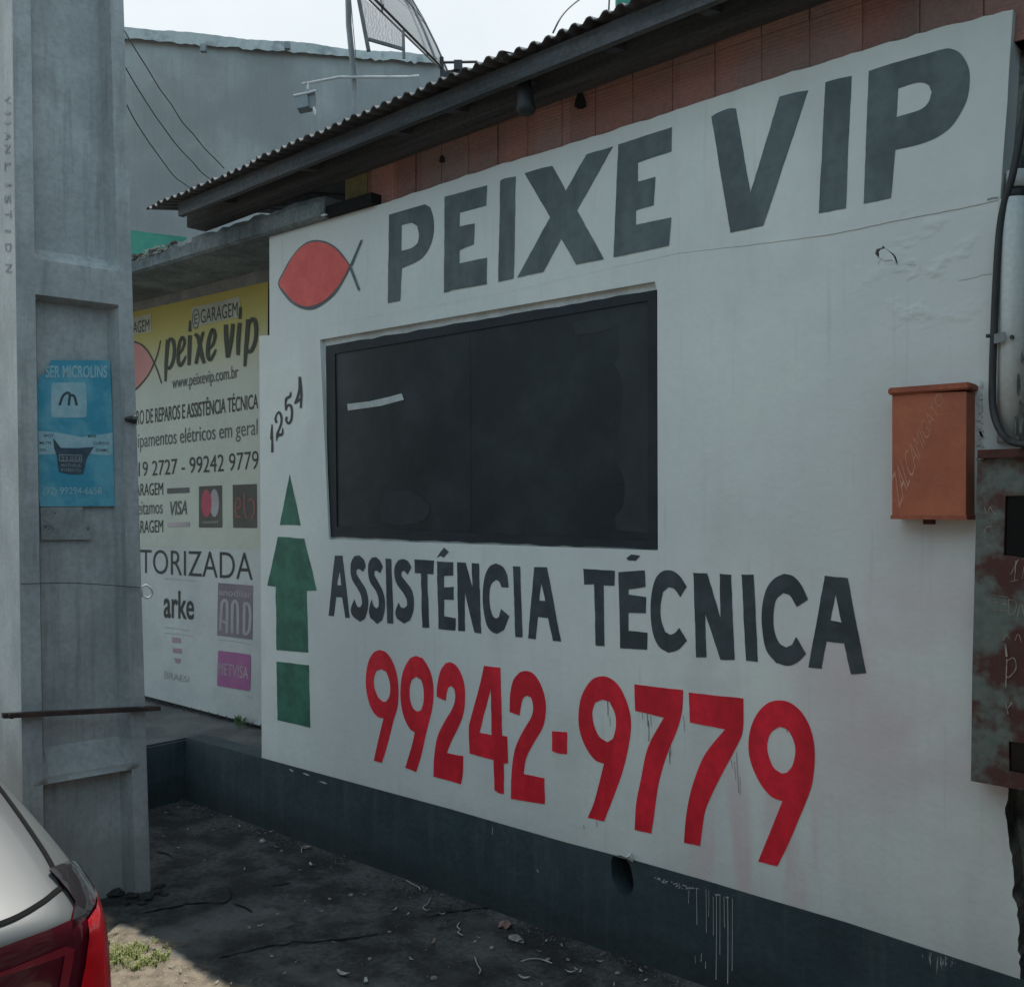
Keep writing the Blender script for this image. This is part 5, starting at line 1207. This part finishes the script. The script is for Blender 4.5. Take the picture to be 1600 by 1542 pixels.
def litter():
    A_ = lambda x, y: (200 + x/2.6667, 1120 + y/2.6667); B_ = lambda x, y: (700 + x/3.2, 1200 + y/3.2)
    gS = 'small pale scraps scattered on the pavement'; gP = 'small grey pebbles on the pavement'
    for i, (x, y, s) in enumerate([A_(*q[:2]) + (q[2],) for q in [(160,400,11),(210,378,8),(228,345,9),(430,415,9),(465,458,14),(700,460,12),(595,478,12),(545,485,9),(762,618,17),(905,580,8),(485,635,11),(735,770,9),(550,870,12),(625,822,9),(805,810,9),(1110,805,13),(1165,822,9),(1310,822,12),(1440,940,9),(1180,1010,12),(650,1070,10),(990,1103,15),(1035,590,9),(1245,675,10),(1305,742,8),(985,740,8),(210,545,8),(150,498,10),(355,470,8),(270,380,8),(120,310,8),(860,940,10),(700,1020,8),(370,1105,9),(430,1112,8),(180,1040,12),(220,1060,10)]]
                                   + [B_(*q[:2]) + (q[2],) for q in [(330,775,7),(490,865,9),(570,887,9),(455,915,9),(380,1050,17),(470,1085,12),(760,967,12),(965,1015,12),(985,1062,10),(830,1085,12),(610,1020,15),(640,1005,11),(660,1018,11),(410,820,7),(155,848,9),(135,870,8)]]):
        flake('paper_scrap', x, y, s*.0011*(1.2 if s > 12 else 1), M['scrap'], 'tiny pale scrap of paper lying on the dark pavement', 'scrap', gS, i)
    for i, (x, y, s) in enumerate([A_(*q[:2]) + (q[2],) for q in [(115,360,.008),(375,330,.010),(300,345,.008),(640,560,.009),(715,640,.007),(320,600,.008),(930,745,.010),(505,880,.008),(840,760,.007),(1090,900,.009),(250,470,.008),(1010,1010,.008),(600,1000,.008),(60,950,.012),(110,970,.010),(1275,1090,.010)]] + [B_(500,960)+(.009,), B_(850,1030)+(.010,), B_(220,900)+(.008,), B_(600,960)+(.008,)]):
        lump('pebble', x, y, s, M['stone'], 'small dull grey pebble on the dark pavement', 'pebble', gP, .6, i)
    lump('stone', *A_(668, 440), .022, M['scrap'], 'round pale stone near the foot of the dark plinth', 'stone', None, .7)
    lump('stone', *A_(562, 522), .015, M['scrap'], 'small white stone out on the pavement away from the plinth', 'stone', None, .6)
    lump('rubble', *A_(285, 278), .05, M['stone'], 'whitish lump of rubble at the inner corner of the raised floor', 'rubble', None, .45)
    lump('rubble', *B_(283, 792), .026, M['pinkstone'], 'pinkish broken piece of rubble by the plinth', 'rubble', None, .5)
    lump('rubble', *B_(340, 862), .030, M['stone'], 'grey crumpled rubble piece beside the pinkish one', 'rubble', None, .4)
    lump('rubble', *A_(505, 360), .03, M['pinkstone'], 'reddish brick fragment against the far end of the plinth', 'rubble', None, .4)
    flake('dry_leaf', *A_(740, 548), .030, M['leaf'], 'curled dry leaf in the middle of the pavement', 'leaf', None, 3)
    flake('dry_leaf', *A_(1272, 942), .026, M['leaf'], 'curled grey leaf near the lower pavement crack', 'leaf', None, 5)
    flake('dry_leaf', *A_(895, 1072), .028, M['scrap'], 'large pale dead leaf at the bottom edge of the pavement', 'leaf', None, 8)
    flake('dry_leaf', *A_(620, 543), .022, M['leaf'], 'small brown leaf beside the white stone', 'leaf', None, 9)
    twig(*A_(1240, 790), [(8, -14), (3, -5), (-4, 1), (2, 6), (6, 4)], M['scrap'], 'white curled stalk lying near the plinth crack')
    twig(*A_(1385, 880), [(-1, -10), (-5, -3), (0, 2), (-4, 6), (4, 11)], M['scrap'], 'pale S-shaped twig out on the pavement')
    twig(*A_(1190, 695), [(-12, -6), (-2, 0), (8, 5), (10, 9)], M['scrap'], 'short straight pale twig along the plinth foot')
    twig(*A_(1060, 575), [(-10, 4), (0, 0), (9, -5)], M['scrap'], 'thin pale twig leaning at the plinth')
    twig(*A_(330, 375), [(-6, 4), (2, -1), (9, -7)], M['leaf'], 'dry twig lying near the pole')
    twig(*B_(150, 980), [(-5, -12), (-1, 0), (4, 8), (2, 14)], M['scrap'], 'pale bent twig below the pinkish rubble')
    twig(*B_(430, 955), [(-20, 3), (-5, -1), (12, 0), (28, 6)], M['scrap'], 'long pale twig lying flat by the white scraps')
    twig(*A_(735, 548), [(-4, 6), (-4, -1), (2, -4), (9, -3)], M['scrap'], 'small hooked pale stalk lying on the curled dry leaf')
    rf = random.Random(77)
    for i, (x, y, sz) in enumerate([(150, 1392, .04), (178, 1398, .05), (205, 1402, .035), (228, 1404, .04), (243, 1396, .03), (250, 1386, .025), (222, 1412, .02), (196, 1411, .022), (258, 1398, .018)]):
        lump('earth_clod', x, y, sz, M['clod'], 'dark clod of earth heaped against the foot of the concrete pole', 'clod', 'earth clods at the pole foot', .35, i)
    gr = MB(); rg = random.Random(51)
    def grain(c, sz):
        a = rg.uniform(0, 6.28); e = Vector((math.cos(a), math.sin(a), 0))*sz*rg.uniform(.6, 1.2); f = Vector((-math.sin(a), math.cos(a), 0))*sz*rg.uniform(.5, 1); h = UP*sz*rg.uniform(.4, .9)
        gr.add([c+e, c+f, c-e, c-f, c+h+e*.4, c+h-e*.3+f*.3, c+h-f*.5], [(0,1,5,4), (1,2,5), (2,3,6,5), (3,0,4,6), (4,5,6)])
    xa, xb = X_corner - .6, P(1250, 1400, 0).x
    for i in range(7000):
        x = rg.uniform(xa, xb); t = rg.random()
        y = -.015 - abs(rg.gauss(0, .06)) if t < .38 else -rg.uniform(.05, 2.0)
        if x < X_corner + .02 and y > -1.6 and x < X_corner: continue
        if t >= .38 and math.sin(x*3.1 + 2*math.sin(y*2.3)) + math.sin(y*5.3 + x) < rg.uniform(-.6, 1.6): continue
        grain(Vector((x, y, 0)), rg.uniform(.0015, .0045) if rg.random() < .93 else rg.uniform(.004, .009))
    o = gr.build('gravel', M['grit'], base=Vector((-2.5, -.5, 0))); o['kind'] = 'stuff'; o['label'] = 'fine grit and crumbs strewn over the pavement and along the plinth foot'; o['category'] = 'gravel'
    # weeds and grass
    rnd = random.Random(33)
    def weed(name, c, n, h, label, lean=.6, mt='weed'):
        m = MB()
        for i in range(n):
            a = rnd.uniform(0, 6.28); l = h*rnd.uniform(.5, 1); d = Vector((math.cos(a), math.sin(a), 0)); b = c + d*rnd.uniform(0, h*.25); sd = Vector((-d.y, d.x, 0))*l*.10
            p1 = b + d*l*.25*lean + UP*l*.6; p2 = b + d*l*.7*lean + UP*l*.75
            m.add([b, p1+sd, p1-sd, p2], [(0,1,2), (1,3,2)])
        return tag(m.build(name, M[mt]), label, 'plant')
    weed('weed', G(525, 1312, 0), 30, .06, 'tuft of dull weeds at the foot of the plinth')
    weed('weed', Vector((P(375, 1100, YB-.06).x, YB-.06, pz)), 11, .11, 'thin green weed at the lower hem of the white banner')
    g = MB()
    for i in range(3600):
        u, v = rnd.random(), rnd.random()
        px = 150 + 118*u; py = 1474 + 46*v - 8*u
        dens = (math.sin(px*.21+1)*math.sin(py*.33+px*.05) + .55*math.sin(px*.09+py*.2))*.5 + .55 - .9*abs(v-.55)**1.5*2 - .35*u*u
        if rnd.random() > dens: continue
        c = G(px, py, 0); a = rnd.uniform(0, 6.28); h = rnd.uniform(.012, .042)*(1-.45*u); d = Vector((math.cos(a), math.sin(a), 0)); sd = Vector((-d.y, d.x, 0))*.0022
        g.add([c-sd, c+sd, c + d*h*.4 + UP*h*.7 + sd*.7, c + d*h*.4 + UP*h*.7 - sd*.7, c + d*h*.9 + UP*h*.85], [(0,1,2,3), (3,2,4)])
    o = g.build('grass', M['grass']); o['kind'] = 'stuff'; o['label'] = 'short sunlit grass on the sandy soil beside the car'; o['category'] = 'grass'
litter()

# ------------------------------------------------------------------ parked car (only its rear corner shows)
def car():
    X0, Y0 = -1.80, -3.033                            # rear end and centre line; the car points to -X
    def cw(x, y, z): return Vector((X0 - x, Y0 + y, z))
    st = [0, .02, .07, .15, .27, .42, .6, .85, 1.1, 1.6, 2.1, 2.6, 3.0, 3.3, 3.7, 4.0, 4.18, 4.22]
    def interp(tab, x):
        for (a, va), (b, vb) in zip(tab[:-1], tab[1:]):
            if x <= b: return va + (vb-va)*max(0, (x-a))/(b-a)
        return tab[-1][1]
    ZT = [(0, .985), (.02, 1.005), (.07, 1.03), (.15, 1.065), (.27, 1.12), (.42, 1.20), (.6, 1.32), (.85, 1.44), (1.1, 1.49), (1.6, 1.51), (2.1, 1.46), (2.6, 1.27), (3.0, 1.05), (3.3, .99), (3.7, .92), (4.0, .84), (4.18, .72), (4.22, .66)]
    WD = [(0, .71), (.02, .745), (.07, .785), (.15, .82), (.27, .85), (.42, .868), (.6, .88), (3.5, .88), (3.9, .84), (4.1, .76), (4.18, .66), (4.22, .6)]
    prof = []
    for x in st:
        w_, zt = interp(WD, x), interp(ZT, x); zb = .24 if .1 < x < 4.1 else .30
        belt = min(.96, zt-.04); h = zt-belt; k = max(0, min(1, (h-.04)/.45))
        prof.append([(0, zb), (.80*w_, zb), (.95*w_, .36), (1.0*w_, .52), (1.0*w_, .72), (.99*w_, .86), (.975*w_, belt), (w_*(.955-.10*k), belt+.45*h), (w_*(.91-.15*k), belt+.85*h), (w_*(.80-.22*k), belt+.99*h), (w_*.42, zt+.008), (0, zt+.012)])
    n = len(prof[0]); ring = 2*n-2
    m = MB()
    for x, pr in zip(st, prof):
        for y, z in pr: m.v.append(cw(x, y, z))
        for y, z in reversed(pr[1:-1]): m.v.append(cw(x, -y, z))
    for i in range(len(st)-1):
        for k in range(ring): m.f.append((i*ring+k, i*ring+(k+1) % ring, (i+1)*ring+(k+1) % ring, (i+1)*ring+k))
    for e in (0, len(st)-1):                         # bowed end caps
        b0 = len(m.v); sg = .05 if e == 0 else -.05
        for k, (y, z) in enumerate(prof[e][:n]): pass
        mid = [cw(st[e]-sg*.5, 0, (prof[e][0][1]+prof[e][-1][1])/2)]
        for s_ in (.75, .4):
            for k in range(ring):
                v = m.v[e*ring+k]; c = mid[0]; p = c.lerp(v, s_); p.x = v.x + (c.x-v.x)*(1-s_*s_); m.v.append(p)
        m.v.append(mid[0]); o1, o2, oc = b0, b0+ring, b0+2*ring
        for k in range(ring):
            k2 = (k+1) % ring
            m.f += [(e*ring+k, e*ring+k2, o1+k2, o1+k), (o1+k, o1+k2, o2+k2, o2+k), (o2+k, o2+k2, oc)]
    root = thing('parked_car', 'silver white hatchback with red tail lamps parked beside the concrete pole', 'car', cw(2.1, 0, 0))
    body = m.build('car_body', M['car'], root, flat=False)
    sb = body.modifiers.new('s', 'SUBSURF'); sb.levels = 2; sb.render_levels = 2
    bpy.context.view_layer.update(); dg = bpy.context.evaluated_depsgraph_get()
    me = bpy.data.meshes.new_from_object(body.evaluated_get(dg)); body.modifiers.clear(); body.data = me; me.name = 'car_body'
    for p in me.polygons: p.use_smooth = True
    off = world_loc(body)
    tree = BVHTree.FromPolygons([v.co + off for v in me.vertices], [tuple(p.vertices) for p in me.polygons])
    axc = (.95, .15)                                 # car-space axis the rear corner is unrolled around
    def corner_hit(phi, z, lift, side=1):
        """phi 0 looks straight back, 90 to the side."""
        o_ = cw(axc[0], axc[1], z); d = Vector((math.cos(phi), math.sin(phi), 0))
        hit, nn, _, _ = tree.ray_cast(o_, d)
        if hit is None: return None
        if nn.dot(d) < 0: nn = -nn
        p = hit + nn*lift
        if side < 0: p = Vector((p.x, 2*Y0 - p.y, p.z))
        return p
    def patch(name, poly, mt, par, lift, side=1, step=(2.0, .012)):
        """A panel following the bodywork: outline in (degrees, height)."""
        pts = []
        for a, b in zip(poly, poly[1:] + poly[:1]):
            k = max(1, int(max(abs(b[0]-a[0])/step[0], abs(b[1]-a[1])/step[1])))
            pts += [Vector((a[0]+(b[0]-a[0])*i/k, (a[1]+(b[1]-a[1])*i/k)*100)) for i in range(k)]
        nb = len(pts); edges = [(i, (i+1) % nb) for i in range(nb)]
        x0, x1 = min(p.x for p in pts), max(p.x for p in pts); y0, y1 = min(p.y for p in pts), max(p.y for p in pts)
        x = x0 + step[0]*.5
        while x < x1:
            y = y0 + step[1]*50
            while y < y1: pts.append(Vector((x, y))); y += step[1]*100
            x += step[0]
        v, e, f, *_ = delaunay_2d_cdt(pts, edges, [], 1, 1e-4)
        q = MB(); ok = {}
        for i, p in enumerate(v):
            h = corner_hit(math.radians(p.x), p.y/100, lift, side)
            if h is not None: ok[i] = len(q.v); q.v.append(h)
        for t in f:
            if all(i in ok for i in t): q.f.append(tuple(ok[i] for i in t))
        return q.build(name, mt, par, flat=False)
    for side in (1, -1):
        lamp = patch('tail_lamp', [(-8, .978), (18, .980), (29.6, .985), (31.4, 1.0), (33.4, 1.043), (37, 1.036), (43, 1.0), (52, .965), (70, .92), (72, .80), (50, .77), (20, .755), (-8, .76)], M['lamp_wine'], root, .006, side)
        patch('brake_lens', [(31, .972), (36, .977), (46, .980), (54, .955), (66, .91), (70, .805), (50, .775), (28.5, .77), (27.5, .785), (29.5, .85)], M['lamp_red'], lamp, .012, side)
        patch('lamp_edge', [(22, .945), (28.4, .95), (29.3, .94), (28.2, .85), (26, .79), (22, .779), (-8, .775), (-8, .781), (21.5, .786), (25, .797), (27.4, .855), (28.3, .935), (22, .938)], M['lamp_rim'], lamp, .009, side)
        patch('smoked_corner', [(29.6, .983), (31.3, 1.0), (33.3, 1.043), (37, 1.036), (43, 1.0), (46, .985), (36, .980), (32, .978)], M['lamp_smoke'], lamp, .011, side)
        patch('inner_lens', [(-8, .93), (14, .945), (21, .948), (23, .90), (21, .845), (8, .835), (-8, .83)], M['lamp_smoke'], lamp, .009, side)
        for k in range(9):
            a, z = 3 + (k % 3)*3.6, .90 - (k//3)*.022
            patch('lamp_reflector', [(a, z), (a+1.8, z+.003), (a+1.8, z+.009), (a, z+.006)], M['lamp_led'], lamp, .012, side, (1, .01))
    # lines and glass on the upper body, cast straight down / from behind
    def down(x, y, lift):
        p = cw(x, y, 3); hit, nn, _, _ = tree.ray_cast(p, Vector((0, 0, -1)))
        return None if hit is None else hit + (nn if nn.z > 0 else -nn)*lift
    def ribbon(name, pts, wd, mt, par, lift=.003):
        q = smooth(pts, 179, 8, closed=False); m_ = MB(); a, b = [], []
        for i, (x, y) in enumerate(q):
            p0, p1 = q[max(0, i-1)], q[min(len(q)-1, i+1)]; d = Vector((p1[0]-p0[0], p1[1]-p0[1])).normalized()
            A_, B_ = down(x-d.y*wd/2, y+d.x*wd/2, lift), down(x+d.y*wd/2, y-d.x*wd/2, lift)
            if A_ is None or B_ is None: continue
            a.append(A_); b.append(B_)
        k = len(a); m_.add(a+b, [(i, i+1, k+i+1, k+i) for i in range(k-1)]); return m_.build(name, mt, par, flat=False)
    def sheetp(name, rows, mt, par, lift=.004, nx=24):
        """A patch between two plan outlines given as (x, half-width) rows."""
        m_ = MB(); ny = len(rows)
        for x, hw in rows:
            for i in range(nx+1): m_.v.append(down(x, -hw + 2*hw*i/nx, lift) or cw(x, 0, 1))
        for j in range(ny-1):
            for i in range(nx): m_.f.append((j*(nx+1)+i, j*(nx+1)+i+1, (j+1)*(nx+1)+i+1, (j+1)*(nx+1)+i))
        return m_.build(name, mt, par, flat=False)
    gl = sheetp('rear_window', [(.36, .66), (.40, .67), (.5, .655), (.6, .64), (.7, .62), (.8, .60)], M['car_glass'], root)
    ribbon('window_trim', [(.352, y) for y in (-.66, -.4, 0, .4, .63, .672)], .012, M['chrome'], gl, .006)
    for s in (1, -1): ribbon('hatch_gap', [(.085, s*.70), (.12, s*.705), (.2, s*.712), (.35, s*.712), (.5, s*.70), (.7, s*.67), (.9, s*.63)], .010, M['car_dark'], root)
    ribbon('hatch_lip_gap', [(.088, -.70), (.055, -.645), (.034, -.57), (.028, -.4), (.026, 0), (.028, .4), (.034, .57), (.055, .645), (.088, .70)], .009, M['car_dark'], root)
    ws = sheetp('windscreen', [(2.2, .56), (2.4, .62), (2.6, .66), (2.8, .68), (2.98, .69)], M['car_glass'], root)
    def side_patch(name, poly, mt, side, lift=.004):
        pts = [Vector(p) for p in poly]; m_ = MB(); v, e, f, *_ = delaunay_2d_cdt(pts, [(i, (i+1) % len(pts)) for i in range(len(pts))], [], 1, 1e-4)
        for p in v:
            hit, nn, _, _ = tree.ray_cast(cw(p.x, side*2, p.y), Vector((0, -side, 0)))
            m_.v.append(hit + Vector((0, side*lift, 0)) if hit else cw(p.x, side*.8, p.y))
        m_.f = [tuple(t) for t in f]; return m_.build(name, mt, root, flat=False)
    for s in (1, -1):
        side_patch('side_window', [(.75, 1.06), (.95, 1.05), (1.2, 1.04), (1.52, 1.03), (1.52, 1.2), (1.5, 1.38), (1.2, 1.38), (.95, 1.32)], M['car_glass'], s)
        side_patch('side_window', [(1.58, 1.03), (2.0, 1.02), (2.6, 1.02), (2.4, 1.2), (2.1, 1.36), (1.85, 1.39), (1.58, 1.39)], M['car_glass'], s)
        side_patch('headlight', [(3.75, .74), (4.0, .70), (4.08, .70), (4.02, .78), (3.8, .84)], M['chrome'], s)
        m_ = MB(); c = cw(2.55, s*.95, 1.06); m_.obox(c, Vector((.05, 0, 0)), Vector((0, .09, 0)), UP*.06); mo = m_.build('wing_mirror', M['car'], root)
        bv = mo.modifiers.new('b', 'BEVEL'); bv.width = .03; bv.segments = 3
        for x in (.80, 3.38):
            w_ = MB(); c0, c1 = cw(x, s*.70, .31), cw(x, s*.885, .31); w_.tube([c0, c0.lerp(c1, .08), c0.lerp(c1, .92), c1], [.27, .31, .31, .285], 32); tw = w_.build('wheel', M['tyre'], root, flat=True); smooth_by_angle(tw, 35)
            r_ = MB(); r_.tube([c1, c1 + Vector((0, s*.006, 0)), c1 + Vector((0, s*.002, 0))], [.205, .195, .05], 28); r_.build('rim', M['galv'], tw)
            for k in range(5):
                a = 2*math.pi*k/5; d = Vector((math.cos(a), 0, math.sin(a))); q = MB(); q.bar(c1 + Vector((0, s*.010, 0)) + d*.03, c1 + Vector((0, s*.010, 0)) + d*.19, .03, .012); q.build('spoke', M['bright'], tw)
    # lower black bumper insert
    m_ = MB(); rows = []
    for z in (.30, .36, .42, .48):
        for i in range(31):
            a = math.radians(-70 + 140*i/30); o_ = cw(.95, 0, z); hit, nn, _, _ = tree.ray_cast(o_, Vector((math.cos(a), math.sin(a), 0)))
            m_.v.append((hit + Vector((math.cos(a), math.sin(a), 0))*.008) if hit else o_)
    for j in range(3):
        for i in range(30): m_.f.append((j*31+i, j*31+i+1, (j+1)*31+i+1, (j+1)*31+i))
    m_.build('rear_bumper', M['car_dark'], root, flat=False)
car()
